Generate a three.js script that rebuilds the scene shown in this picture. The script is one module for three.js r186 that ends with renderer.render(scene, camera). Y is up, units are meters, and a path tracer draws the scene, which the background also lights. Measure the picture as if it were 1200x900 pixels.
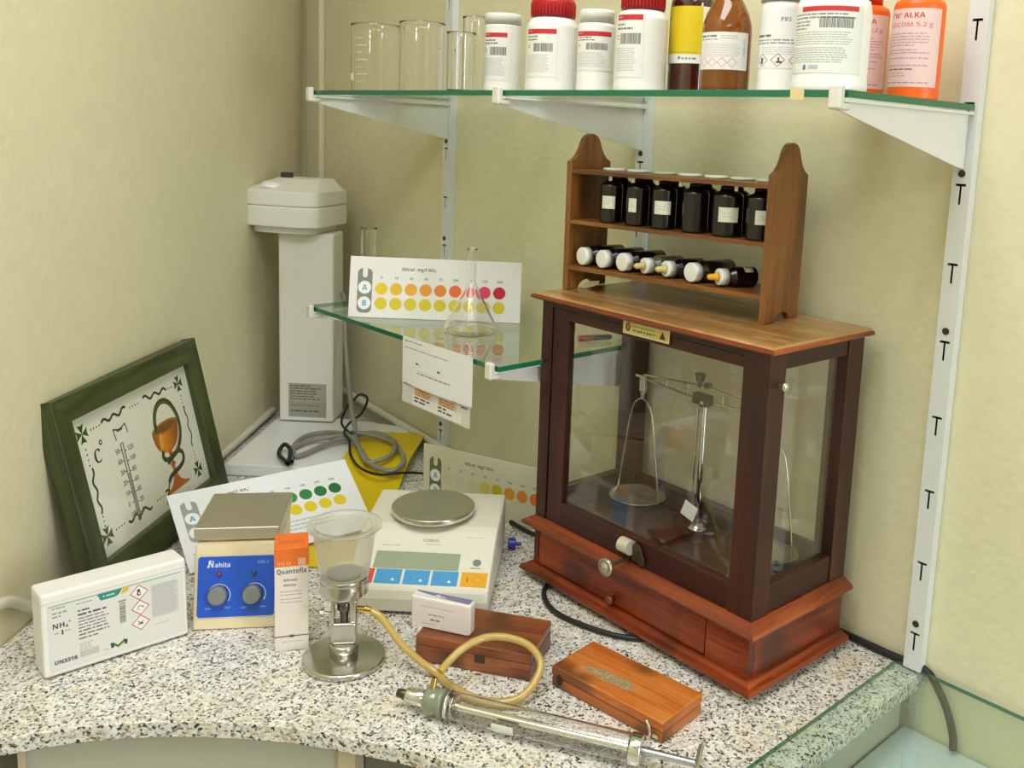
import * as THREE from 'three';
import { RoundedBoxGeometry } from 'three/addons/geometries/RoundedBoxGeometry.js';
import { mergeGeometries } from 'three/addons/utils/BufferGeometryUtils.js';
import { RectAreaLightUniformsLib } from 'three/addons/lights/RectAreaLightUniformsLib.js';

// ------------------------------------------------------------------ camera, lights, exposure
const scene = new THREE.Scene();
scene.background = new THREE.Color(0x9a9a94);
const FULL_W = 1383.47, FULL_H = 1148, FOCAL = 1110.63;
const camera = new THREE.PerspectiveCamera(2 * Math.atan(FULL_H / 2 / FOCAL) * 180 / Math.PI, FULL_W / FULL_H, 0.02, 30);
camera.position.set(2.1383, 0.7001, 1.1745);
camera.rotation.set(-0.1524, 0.7915, 0.0440, 'YXZ');
camera.setViewOffset(FULL_W, FULL_H, 0, 248, 1200, 900);
camera.updateProjectionMatrix();
scene.add(camera);

const renderer = new THREE.WebGLRenderer({ antialias: true });
renderer.toneMapping = THREE.LinearToneMapping;
renderer.toneMappingExposure = 0.9;
renderer.shadowMap.enabled = true;
RectAreaLightUniformsLib.init();

const CEIL = 1.75, FLOOR = -0.88;
// ceiling panels: [x, z, width, depth, strength]
const LAMPS = [[1.6, 1.0, 0.6, 1.2, 10], [3.2, 2.1, 0.6, 1.2, 4]];
for (const [x, z, w, d, k] of LAMPS) {
  const l = new THREE.RectAreaLight(0xfafaff, k, w * 0.94, d * 0.94);
  l.position.set(x, CEIL - 0.03, z);
  l.rotation.x = -Math.PI / 2;
  l.castShadow = true;
  scene.add(l);
}

// daylight through the window in the right-hand wall (window_1 below)
const WIN = { z0: 0.06, z1: 0.66, y0: -0.1, y1: 1.5 };
{
  const l = new THREE.RectAreaLight(0xeef4ff, 14, WIN.z1 - WIN.z0 - 0.1, WIN.y1 - WIN.y0 - 0.1);
  l.position.set(4.575, (WIN.y0 + WIN.y1) / 2, (WIN.z0 + WIN.z1) / 2);
  l.rotation.y = Math.PI / 2;
  l.castShadow = true;
  scene.add(l);
}

// ------------------------------------------------------------------ helpers
function rng(seed) {
  let a = seed >>> 0;
  return () => { a = (a + 0x6d2b79f5) | 0; let t = Math.imul(a ^ (a >>> 15), 1 | a); t = (t + Math.imul(t ^ (t >>> 7), 61 | t)) ^ t; return ((t ^ (t >>> 14)) >>> 0) / 4294967296; };
}
const names = {};
function numbered(n) {
  names[n] = (names[n] ?? -1) + 1;
  return names[n] ? `${n}_${String(names[n]).padStart(3, '0')}` : n;
}
function prep(g) {
  const o = g.index ? g.toNonIndexed() : g.clone();
  for (const k of Object.keys(o.attributes)) if (!['position', 'normal', 'uv'].includes(k)) o.deleteAttribute(k);
  if (!o.attributes.normal) o.computeVertexNormals();
  if (!o.attributes.uv) o.setAttribute('uv', new THREE.Float32BufferAttribute(new Float32Array(o.attributes.position.count * 2), 2));
  o.clearGroups();
  return o;
}
function merged(gs) { return Array.isArray(gs) ? (gs.length > 1 ? mergeGeometries(gs.map(prep)) : gs[0]) : gs; }
function mesh(name, gs, material, parent = scene) {
  const m = new THREE.Mesh(merged(gs), material);
  m.name = parent === scene ? numbered(name) : name;
  m.castShadow = m.receiveShadow = true;
  parent.add(m);
  return m;
}
function partName(parent, name) { const n = parent.children.filter(c => c.name === name || c.name.startsWith(name + '_0')).length; return n ? `${name}_${String(n).padStart(3, '0')}` : name; }
function part(parent, name, gs, material, label) {
  const m = mesh(partName(parent, name), gs, material, parent);
  if (label) m.userData.label = label;
  return m;
}
function tag(o, label, category, group) { o.userData = { label, category }; if (group) o.userData.group = group; return o; }
function thing(name, label, category, [x, y, z] = [0, 0, 0], turn = 0, group) {
  const o = new THREE.Group(); o.name = numbered(name); o.rotation.order = 'YXZ';
  o.position.set(x, y, z); o.rotation.y = turn; scene.add(o);
  return tag(o, label, category, group);
}
function struct(name, gs, material) { const m = mesh(name, gs, material); m.userData = { kind: 'structure' }; return m; }
const V = (x, y, z) => new THREE.Vector3(x, y, z);
function mat(color, roughness = 0.6, more = {}) { return new THREE.MeshPhysicalMaterial({ color, roughness, ...more }); }

// box from minimum corner to maximum corner, edges rounded by r
function bx(x0, y0, z0, x1, y1, z1, r = 0.0008) {
  const w = x1 - x0, h = y1 - y0, d = z1 - z0, m = Math.min(w, h, d);
  const g = r > 0 ? new RoundedBoxGeometry(w, h, d, 2, Math.min(r, m * 0.49)) : new THREE.BoxGeometry(w, h, d);
  g.translate((x0 + x1) / 2, (y0 + y1) / 2, (z0 + z1) / 2);
  return g;
}
// uv in metres, u along the grain axis
function grain(g, axis = 'x', shift = 0) {
  const o = prep(g), p = o.attributes.position, uv = o.attributes.uv, A = 'xyz'.indexOf(axis);
  const a = V(), b = V(), c = V();
  for (let i = 0; i < p.count; i += 3) {
    a.fromBufferAttribute(p, i); b.fromBufferAttribute(p, i + 1); c.fromBufferAttribute(p, i + 2);
    const n = b.clone().sub(a).cross(c.clone().sub(a)).toArray().map(Math.abs);
    const D = n.indexOf(Math.max(...n));
    for (let k = 0; k < 3; k++) {
      const q = [p.getX(i + k), p.getY(i + k), p.getZ(i + k)];
      const others = [0, 1, 2].filter(j => j !== A);
      if (D === A) uv.setXY(i + k, q[others[1]] + shift, q[others[0]] + shift * 1.7);
      else { const o2 = others.find(j => j !== D); uv.setXY(i + k, q[A] + shift + q[D] * 0.31, q[o2] + q[D] * 0.77 + shift * 2.3); }
    }
  }
  return o;
}
const lathe = (pts, seg = 40) => new THREE.LatheGeometry(pts.map(p => new THREE.Vector2(p[0], p[1])), seg);
function cyl(r0, r1, h, x = 0, y = 0, z = 0, seg = 32, open = false) { const g = new THREE.CylinderGeometry(r1, r0, h, seg, 1, open); g.translate(x, y + h / 2, z); return g; }
// cylinder between two points
function rod(a, b, r, r2 = r, seg = 18) {
  const d = b.clone().sub(a), g = new THREE.CylinderGeometry(r2, r, d.length(), seg);
  g.applyQuaternion(new THREE.Quaternion().setFromUnitVectors(V(0, 1, 0), d.clone().normalize()));
  g.translate((a.x + b.x) / 2, (a.y + b.y) / 2, (a.z + b.z) / 2);
  return g;
}
function tube(pts, r, seg = 80, closed = false, rs = 10) {
  return new THREE.TubeGeometry(new THREE.CatmullRomCurve3(pts.map(p => Array.isArray(p) ? V(...p) : p), closed, 'centripetal'), seg, r, rs, closed);
}
// mitred moulding round a rectangle [0,W] x [-D,0]; profile = [[out, y], ...] bottom to top
function moulding(W, D, profile) {
  const pos = [], uvs = [];
  const ring = ([o, y]) => [[-o, y, o], [W + o, y, o], [W + o, y, -D - o * 0.06], [-o, y, -D - o * 0.06]];
  const tri = (a, b, c, f) => { pos.push(...a, ...b, ...c); for (const q of [a, b, c]) uvs.push(...f(q)); };
  let run = 0;
  for (let i = 0; i + 1 < profile.length; i++) {
    const A = ring(profile[i]), B = ring(profile[i + 1]), len = Math.hypot(profile[i + 1][0] - profile[i][0], profile[i + 1][1] - profile[i][1]);
    for (let k = 0; k < 4; k++) {
      const n = (k + 1) % 4, along = k % 2 ? 2 : 0, base = run;
      const f = q => [q[along] + k * 0.37, base + k * 0.21 + (A.includes(q) ? 0 : len)];
      tri(A[k], A[n], B[n], f); tri(A[k], B[n], B[k], f);
    }
    run += len;
  }
  const T = ring(profile.at(-1)), L = ring(profile[0]), g2 = q => [q[0], q[2]];
  tri(T[0], T[1], T[2], g2); tri(T[0], T[2], T[3], g2); tri(L[0], L[2], L[1], g2); tri(L[0], L[3], L[2], g2);
  const g = new THREE.BufferGeometry();
  g.setAttribute('position', new THREE.Float32BufferAttribute(pos, 3));
  g.setAttribute('uv', new THREE.Float32BufferAttribute(uvs, 2));
  g.computeVertexNormals();
  return g;
}
function extrude(pts, depth, bevel = 0, holes = []) {
  const s = new THREE.Shape(pts.map(p => new THREE.Vector2(p[0], p[1])));
  for (const h of holes) s.holes.push(h);
  return new THREE.ExtrudeGeometry(s, { depth, bevelEnabled: bevel > 0, bevelSize: bevel, bevelThickness: bevel, bevelSegments: 2, curveSegments: 24 });
}

// ------------------------------------------------------------------ textures
function canvasTex(w, h, draw) {
  const c = document.createElement('canvas'); c.width = w; c.height = h;
  draw(c.getContext('2d'), w, h);
  const t = new THREE.CanvasTexture(c); t.colorSpace = THREE.SRGBColorSpace; t.anisotropy = 8;
  return t;
}
function dataTex(n, m, fn, srgb = true) {
  const a = new Uint8Array(n * m * 4);
  for (let y = 0; y < m; y++) for (let x = 0; x < n; x++) { const c = fn(x, y), i = (y * n + x) * 4; a[i] = c[0]; a[i + 1] = c[1]; a[i + 2] = c[2]; a[i + 3] = 255; }
  const t = new THREE.DataTexture(a, n, m, THREE.RGBAFormat);
  t.wrapS = t.wrapT = THREE.RepeatWrapping; t.magFilter = THREE.LinearFilter; t.minFilter = THREE.LinearMipmapLinearFilter; t.generateMipmaps = true;
  if (srgb) t.colorSpace = THREE.SRGBColorSpace;
  t.needsUpdate = true;
  return t;
}
// tileable value noise
function noise2(seed, nx, ny) {
  const r = rng(seed), g = new Float32Array(nx * ny).map(() => r());
  return (u, v) => {
    const x = ((u % 1) + 1) % 1 * nx, y = ((v % 1) + 1) % 1 * ny, x0 = Math.floor(x), y0 = Math.floor(y);
    let fx = x - x0, fy = y - y0; fx = fx * fx * (3 - 2 * fx); fy = fy * fy * (3 - 2 * fy);
    const G = (i, j) => g[(j % ny) * nx + (i % nx)];
    return (G(x0, y0) * (1 - fx) + G(x0 + 1, y0) * fx) * (1 - fy) + (G(x0, y0 + 1) * (1 - fx) + G(x0 + 1, y0 + 1) * fx) * fy;
  };
}
const hex = h => [(h >> 16) & 255, (h >> 8) & 255, h & 255];
const mix = (a, b, t) => a.map((v, i) => v + (b[i] - v) * t);
// wood: one tile = `size` metres along the grain
function wood(seed, dark, mid, light, { size = 0.45, wear = 0, rough = 0.42, coat = 0.25, stain = 0 } = {}) {
  const n1 = noise2(seed, 3, 40), n2 = noise2(seed + 1, 6, 150), n3 = noise2(seed + 2, 5, 6), n4 = noise2(seed + 3, 14, 40), n5 = noise2(seed + 5, 9, 12);
  const D = hex(dark), M = hex(mid), L = hex(light);
  const t = dataTex(512, 512, (x, y) => {
    const u = x / 512, v = y / 512, w = v + 0.02 * n3(u, v);
    let k = 0.5 * n1(u, w) + 0.3 * n2(u, w) + 0.35 * n3(u, v) - 0.08;
    let c = k < 0.5 ? mix(D, M, k * 2) : mix(M, L, (k - 0.5) * 2);
    if (wear) { const q = n4(u, v) * 0.6 + n5(u, v) * 0.5; if (q > 0.78) c = mix(c, L, Math.min(1, (q - 0.78) * 6) * wear); }
    if (stain) { const q = n5(u, v + 0.3); if (q > 0.62) c = mix(c, mix(D, [20, 14, 8], 0.6), Math.min(1, (q - 0.62) * 4) * stain); }
    if (n2(u * 2, w * 2) < 0.1) c = mix(c, D, 0.5);
    return c.map(q => Math.max(0, Math.min(255, q)));
  });
  t.repeat.set(1 / size, 1 / size);
  return new THREE.MeshPhysicalMaterial({ map: t, roughness: rough, clearcoat: coat, clearcoatRoughness: 0.3 });
}
function granite() {
  const N = 1024, cells = 150, r = rng(77);
  const pts = []; const pal = [[236, 234, 226], [226, 224, 214], [214, 211, 200], [240, 238, 232], [196, 193, 184], [160, 160, 155], [118, 118, 114], [62, 62, 58], [34, 34, 32], [208, 192, 150], [222, 208, 172]];
  const wts = [0.22, 0.17, 0.12, 0.12, 0.10, 0.07, 0.055, 0.05, 0.035, 0.03, 0.03];
  for (let j = 0; j < cells; j++) for (let i = 0; i < cells; i++) {
    let q = r(), k = 0; while (k < wts.length - 1 && q > wts[k]) { q -= wts[k]; k++; }
    const an = r() * Math.PI;
    pts.push([i + r(), j + r(), k, Math.cos(an), Math.sin(an), 0.45 + 0.75 * r()]);
  }
  const cloud = noise2(5, 8, 8), cloud2 = noise2(6, 40, 40);
  const at = (i, j) => pts[((j + cells) % cells) * cells + ((i + cells) % cells)];
  const t = dataTex(N, N, (x, y) => {
    const u = x / N * cells, v = y / N * cells, iu = Math.floor(u), iv = Math.floor(v);
    let best = 1e9, bk = 0;
    for (let dj = -2; dj <= 2; dj++) for (let di = -2; di <= 2; di++) {
      const p = at(iu + di, iv + dj);
      let dx = u - (p[0] - ((iu + di + cells) % cells) + iu + di), dy = v - (p[1] - ((iv + dj + cells) % cells) + iv + dj);
      const a = dx * p[3] + dy * p[4], b = -dx * p[4] + dy * p[3];
      const d = (a * a * 0.45 + b * b * 1.6) / (p[5] * p[5]);
      if (d < best) { best = d; bk = p[2]; }
    }
    let c = pal[bk];
    const w = cloud(x / N, y / N), w2 = cloud2(x / N, y / N);
    if (w > 0.62) c = mix(c, mix(c, [214, 196, 150], 0.35), (w - 0.62) * 2.5);
    return c.map(q => Math.max(0, Math.min(255, q * (0.94 + 0.1 * w2))));
  });
  t.repeat.set(2.75, 2.75);
  return t;
}
const graniteTex = granite();
const plasterN = noise2(31, 60, 60), plasterM = noise2(32, 9, 9);
const plasterTex = dataTex(512, 512, (x, y) => { const v = 0.6 * plasterN(x / 512, y / 512) + 0.4 * plasterM(x / 512, y / 512); const k = 0.985 + 0.03 * v; return [220 * k, 214 * k, 178 * k]; });
const plasterBump = dataTex(512, 512, (x, y) => { const v = plasterN(x / 512 * 2, y / 512 * 2) * 255; return [v, v, v]; }, false);

// ------------------------------------------------------------------ materials
const M = {
  wall: new THREE.MeshPhysicalMaterial({ map: plasterTex, bumpMap: plasterBump, bumpScale: 0.0004, roughness: 0.75 }),
  duct: mat(0xd8d2b2, 0.55),
  ceiling: mat(0xf0efe8, 0.9),
  floor: mat(0x8f8a80, 0.7),
  granite: new THREE.MeshPhysicalMaterial({ map: graniteTex, roughness: 0.28, clearcoat: 0.3, clearcoatRoughness: 0.15 }),
  laminate: mat(0xb9bba9, 0.45), laminateTrim: mat(0xc9bd9c, 0.5), laminateDark: mat(0x74766c, 0.5), black: mat(0x0d0d0d, 0.7),
  whiteTop: mat(0xc9d6d8, 0.4),
  enamel: mat(0xdfe1db, 0.42), rail: mat(0xd9dcd8, 0.4), slotDark: mat(0x24231f, 0.8),
  clip: mat(0xdad8cc, 0.45),
  green: new THREE.MeshPhysicalMaterial({ color: 0x1f7a55, roughness: 0.12, transmission: 0.25, thickness: 0 }),
  sheet: new THREE.MeshPhysicalMaterial({ color: 0xf6fcf8, roughness: 0.02, transmission: 1, thickness: 0, ior: 1.5 }),
  sheetTint: new THREE.MeshPhysicalMaterial({ color: 0xf7fcf9, roughness: 0.02, transmission: 1, thickness: 0, ior: 1.5 }),
  pane: new THREE.MeshPhysicalMaterial({ color: 0xffffff, roughness: 0.01, transmission: 1, thickness: 0, ior: 1.5 }),
  glass: new THREE.MeshPhysicalMaterial({ color: 0xffffff, roughness: 0.01, transmission: 1, thickness: 0.003, ior: 1.5 }),
  clear: new THREE.MeshPhysicalMaterial({ color: 0xffffff, roughness: 0.03, transmission: 1, thickness: 0, ior: 1.45 }),
  frosted: new THREE.MeshPhysicalMaterial({ color: 0xf6f6f0, roughness: 0.3, transmission: 0.9, thickness: 0, ior: 1.4 }),
  whitePlastic: mat(0xecece6, 0.35), offWhite: mat(0xdedbd0, 0.4), ivory: mat(0xe5dcbe, 0.4),
  deviceWhite: mat(0xe6e6dc, 0.45),
  redCap: mat(0xb3161f, 0.38),
  orangePlastic: mat(0xf0640e, 0.42), orangeCap: mat(0xd8300e, 0.4),
  amber: new THREE.MeshPhysicalMaterial({ color: 0xb8741c, roughness: 0.06, transmission: 0.7, thickness: 0, clearcoat: 1, clearcoatRoughness: 0.03 }),
  brownGlass: mat(0x3a130c, 0.08, { clearcoat: 1, clearcoatRoughness: 0.03 }),
  darkGlass: mat(0x0d0a09, 0.22, { clearcoat: 0.25, clearcoatRoughness: 0.15 }),
  backGlass: mat(0x2a0f06, 0.2, { clearcoat: 0.3 }),
  smokeGlass: mat(0x6d6650, 0.15, { clearcoat: 1 }),
  steel: mat(0xc8c6bd, 0.2, { metalness: 1 }), chrome: mat(0xdcdcd8, 0.08, { metalness: 1 }), brushed: mat(0xcbc5b4, 0.36, { metalness: 0.85 }),
  brass: mat(0xb89a55, 0.25, { metalness: 1 }), nickel: mat(0xd2cfba, 0.22, { metalness: 0.9 }), darkMetal: mat(0x5a5040, 0.35, { metalness: 0.8 }),
  screw: mat(0x3b3833, 0.5, { metalness: 0.5 }),
  cream: mat(0xe3d6b0, 0.4), greyKnob: mat(0x7d8280, 0.4), ledRed: mat(0x7c0f10, 0.2, { clearcoat: 1 }), ledGreen: mat(0x12402a, 0.2, { clearcoat: 1 }),
  paper: mat(0xe9e8e2, 0.8), paperGrey: mat(0xc8c7c0, 0.8), kraft: mat(0xd8c790, 0.8),
  cardboard: mat(0xeceae4, 0.7), orangeCard: mat(0xe8742a, 0.6),
  yellow: mat(0xe0c306, 0.45), cableGrey: mat(0x8b8a7e, 0.5), cableBlack: mat(0x161614, 0.5), cableWhite: mat(0xdad6c4, 0.45),
  blue: mat(0x2233a8, 0.35), tie: mat(0x2f6f9c, 0.4),
  hose: new THREE.MeshPhysicalMaterial({ color: 0xd9be68, roughness: 0.25, transmission: 0.35, thickness: 0, clearcoat: 0.5 }),
  rubberBulb: mat(0xc9b878, 0.5), rubberYellow: mat(0xe3a414, 0.45), stopperWhite: mat(0xe9ebe4, 0.45),
  caseDark: wood(11, 0x1e0703, 0x3a1106, 0x58200c, { rough: 0.45, coat: 0.08 }),
  caseBase: wood(21, 0x421505, 0x86340a, 0xb0581a, { rough: 0.36, coat: 0.18, stain: 0.5 }),
  caseTop: wood(25, 0x7a5026, 0xa27844, 0xcaa270, { rough: 0.3, coat: 0.45, wear: 0.5 }),
  caseMould: wood(27, 0x501c08, 0x8a3c12, 0xbc6e3a, { rough: 0.38, coat: 0.2, wear: 0.8 }),
  rack: wood(41, 0x4e2c0e, 0x7d4c1b, 0x9f6c32, { rough: 0.42, coat: 0.2 }),
  rackInner: wood(43, 0x4a2310, 0x6d351a, 0x8a4a26, { rough: 0.5, coat: 0.1 }),
  boxA: wood(51, 0x54280f, 0x85451f, 0xa4653a, { rough: 0.4, coat: 0.3, stain: 0.5 }),
  boxB: wood(55, 0x9a4c18, 0xc06a24, 0xd9955a, { rough: 0.4, coat: 0.3, wear: 0.9, stain: 0.6 }),
  boxBside: wood(57, 0x8a4110, 0xb5651f, 0xcf8b46, { rough: 0.42, coat: 0.25, stain: 0.8 }),
  frameGreen: wood(61, 0x1d2410, 0x39431d, 0x4d5a2a, { rough: 0.45, coat: 0.2 }),
};
M.granite.map.anisotropy = 8;
const printed = (tex, rough = 0.6, more = {}) => new THREE.MeshPhysicalMaterial({ map: tex, roughness: rough, ...more });
// flat print on a plane facing +z, lower left corner at (x, y)
function flatPrint(w, h, x, y, z) { const g = new THREE.PlaneGeometry(w, h); g.translate(x + w / 2, y + h / 2, z); return g; }
// print wrapped on a cylinder of radius r; angles measured from +z towards +x
function wrapPrint(r, y0, y1, a0, a1) { const g = new THREE.CylinderGeometry(r, r, y1 - y0, 40, 1, true, a0, a1 - a0); g.translate(0, (y0 + y1) / 2, 0); return g; }
// rows of blurred small print
function greek(c, x, y, w, lines, pitch, hgt, color, r, ragged = 0.35) {
  c.fillStyle = color;
  for (let i = 0; i < lines; i++) {
    let px = x; const end = x + w * (1 - ragged * r());
    while (px < end - hgt) { const l = Math.min(end - px, hgt * (1 + 4 * r())); c.fillRect(px, y + i * pitch, l, hgt); px += l + hgt * 0.7; }
  }
}
function bars(c, x, y, w, h, r, color = '#222') { c.fillStyle = color; let p = x; while (p < x + w) { const l = 1 + 3.2 * r(); c.fillRect(p, y, Math.min(l, x + w - p), h); p += l + 1 + 2.6 * r(); } }

// ------------------------------------------------------------------ the setting
{
  // room: back wall along x, left wall at 45 degrees from the corner at (-0.11, 0)
  const H = CEIL - FLOOR + 0.2, y0 = FLOOR - 0.1;
  const wall = (name, ax, az, bxx, bz, inward) => {
    const L = Math.hypot(bxx - ax, bz - az), g = new THREE.BoxGeometry(L + 0.2, H, 0.12);
    const uv = g.attributes.uv, p = g.attributes.position;
    for (let i = 0; i < p.count; i++) uv.setXY(i, p.getX(i) / 0.9, p.getY(i) / 0.9);
    const m = struct(name, g, M.wall);
    const ang = Math.atan2(-(bz - az), bxx - ax), nx = Math.sin(ang), nz = Math.cos(ang);
    m.position.set((ax + bxx) / 2 - inward * nx * 0.06, y0 + H / 2, (az + bz) / 2 - inward * nz * 0.06);
    m.rotation.y = ang;
  };
  wall('wall_back', -0.11, 0, 4.6, 0, 1);
  wall('wall_left', -0.11, 0, 3.1, 3.21, -1);
  wall('wall_front', 3.1, 3.21, 4.6, 3.21, -1);
  wall('wall_right', 4.6, 0, 4.6, 3.21, 1);
  struct('floor', bx(-0.6, FLOOR - 0.1, -0.3, 4.9, FLOOR, 3.5, 0), M.floor);
  struct('ceiling', bx(-0.6, CEIL, -0.3, 4.9, CEIL + 0.1, 3.5, 0), M.ceiling);
  // pipe duct up the corner
  const d = struct('trim_1', [bx(-0.068, -0.02, 0.0, 0.004, CEIL, 0.012, 0.004), bx(-0.006, -0.02, 0.010, 0.001, CEIL, 0.0145, 0.002)], M.duct);
  // cable trunking where the worktop meets the back wall
  struct('trim_2', tube([[0.1, 0.05, 0.012], [0.3, 0.034, 0.014], [0.47, 0.022, 0.015], [0.62, 0.012, 0.016], [0.74, 0.009, 0.016], [0.95, 0.009, 0.016]], 0.0085, 40), M.cableWhite);
}
{
  const { z0, z1, y0, y1 } = WIN, zm = (z0 + z1) / 2;
  struct('window_1', [bx(4.585, y0 - 0.04, z0 - 0.04, 4.602, y0 + 0.01, z1 + 0.04), bx(4.585, y1 - 0.01, z0 - 0.04, 4.602, y1 + 0.04, z1 + 0.04), bx(4.585, y0, z0 - 0.04, 4.602, y1, z0 + 0.01), bx(4.585, y0, z1 - 0.01, 4.602, y1, z1 + 0.04), bx(4.586, y0, zm - 0.02, 4.602, y1, zm + 0.02)], M.enamel);
  const p = part(scene.children.at(-1), 'window_pane', bx(4.590, y0 + 0.005, z0 + 0.005, 4.599, y1 - 0.005, z1 - 0.005, 0), new THREE.MeshStandardMaterial({ color: 0xffffff, emissive: 0xeaf3ff, emissiveIntensity: 1.6 }));
}
for (const [x, z, w, d] of LAMPS) {
  const t = thing('ceiling_light', x < 3 ? 'flat white ceiling light panel above the worktop' : 'flat white ceiling light panel farther from the worktop', 'ceiling light', [x, CEIL - 0.025, z], 0, 'ceiling light panels');
  part(t, 'frame', [bx(-w / 2 - 0.02, 0, -d / 2 - 0.02, w / 2 + 0.02, 0.024, -d / 2, 0.002), bx(-w / 2 - 0.02, 0, d / 2, w / 2 + 0.02, 0.024, d / 2 + 0.02, 0.002), bx(-w / 2 - 0.02, 0, -d / 2, -w / 2, 0.024, d / 2, 0.002), bx(w / 2, 0, -d / 2, w / 2 + 0.02, 0.024, d / 2, 0.002)], M.enamel);
  part(t, 'diffuser', bx(-w / 2, 0.006, -d / 2, w / 2, 0.02, d / 2, 0), new THREE.MeshStandardMaterial({ color: 0xffffff, emissive: 0xfafaff, emissiveIntensity: 1.5 }));
}

// ------------------------------------------------------------------ worktop and what carries it
const EDGE = [[0.972, 1.08], [0.985, 1.0], [1.003, 0.949], [1.024, 0.897], [1.053, 0.846], [1.09, 0.795], [1.135, 0.747], [1.185, 0.701], [1.24, 0.661], [1.33, 0.606], [1.42, 0.568], [1.52, 0.548], [1.625, 0.543]];
const edgeCurve = new THREE.CatmullRomCurve3(EDGE.map(([x, z]) => V(x, 0, z)));
const inset = (t, d) => { const p = edgeCurve.getPoint(t), q = edgeCurve.getTangent(t); return [p.x - q.z * -d * 1 * -1, p.z - q.x * d * 1]; };
function offset(t, d) { const p = edgeCurve.getPoint(t), q = edgeCurve.getTangent(t); const n = V(q.z, 0, -q.x).normalize(); return [p.x + n.x * d, p.z + n.z * d]; } // towards the room corner
{
  const pts = [[-0.1, 0.004], [1.625, 0.004]];
  for (let i = 60; i >= 0; i--) { const p = edgeCurve.getPoint(i / 60); pts.push([p.x, p.z]); }
  const g = extrude(pts.map(([x, z]) => [x, -z]), 0.018, 0.001);
  g.rotateX(-Math.PI / 2); g.translate(0, -0.019, 0);
  tag(mesh('countertop', g, M.granite), 'speckled white granite worktop with a concave curved front edge', 'countertop');

  const t = thing('base_cabinet', 'pale grey-green curved cabinet front under the granite worktop', 'cabinet');
  const strip = (t0, t1, d0, d1, y0, y1) => {
    const a = [], b = [];
    for (let i = 0; i <= 24; i++) { const s = t0 + (t1 - t0) * i / 24; a.push(offset(s, d0)); b.push(offset(s, d1)); }
    const g2 = extrude([...a, ...b.reverse()].map(([x, z]) => [x, -z]), y1 - y0);
    g2.rotateX(-Math.PI / 2); g2.translate(0, y0, 0);
    return g2;
  };
  const near = (x, z) => { let b = 0, bd = 9; for (let i = 0; i <= 600; i++) { const p = edgeCurve.getPoint(i / 600), d = Math.hypot(p.x - x, p.z - z); if (d < bd) { bd = d; b = i / 600; } } return b; };
  const tA = near(1.008, 0.935), tB = near(1.253, 0.654);
  part(t, 'panel', strip(tA + 0.012, tB - 0.02, 0.012, 0.03, FLOOR + 0.1, -0.0205), M.laminate);
  part(t, 'edge_trim', strip(tA, tA + 0.012, 0.008, 0.06, FLOOR + 0.1, -0.0205), M.laminateTrim);
  part(t, 'edge_trim', strip(tB - 0.02, tB, 0.008, 0.06, FLOOR + 0.1, -0.0205), M.laminateTrim);
  part(t, 'side_panel', strip(tB + 0.002, 0.945, 0.03, 0.05, FLOOR + 0.1, -0.0205), M.laminateDark, 'dark grey panel right of the curved front');
  part(t, 'side_panel', strip(0.05, tA - 0.004, 0.05, 0.07, FLOOR + 0.1, -0.0205), M.laminateDark);
  part(t, 'plinth', strip(0.05, 0.945, 0.07, 0.09, FLOOR + 0.001, FLOOR + 0.1), M.laminateDark);
  part(t, 'end_panel', bx(1.585, FLOOR + 0.001, 0.012, 1.603, -0.0205, 0.50, 0.001), M.laminate);

  const s = thing('side_table', 'low white table top just below the right end of the worktop', 'table', [1.606, FLOOR, 0.004]);
  const ty = -0.087 - FLOOR;
  part(s, 'table_top', bx(0, ty - 0.024, 0, 1.0, ty, 0.6, 0.003), M.whiteTop);
  for (const [a, b] of [[0.03, 0.03], [0.93, 0.03], [0.03, 0.53], [0.93, 0.53]]) part(s, 'leg', bx(a, 0.0005, b, a + 0.04, ty - 0.024, b + 0.04, 0.002), M.enamel);
}
{
  const t = thing('glass_sheet', 'clear greenish glass sheet lying across the right end of the worktop', 'glass sheet', [1.59, 0.0006, 0.011]);
  part(t, 'pane', bx(0.0008, 0, 0.0008, 0.82, 0.005, 0.56, 0), M.sheetTint);
  part(t, 'edge', [bx(0, 0, 0, 0.0007, 0.005, 0.56, 0), bx(0, 0, 0, 0.82, 0.005, 0.0007, 0), bx(0, 0, 0.5601, 0.82, 0.005, 0.5608, 0)], mat(0x2c6a52, 0.2), 'dark green cut edge');
}

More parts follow.
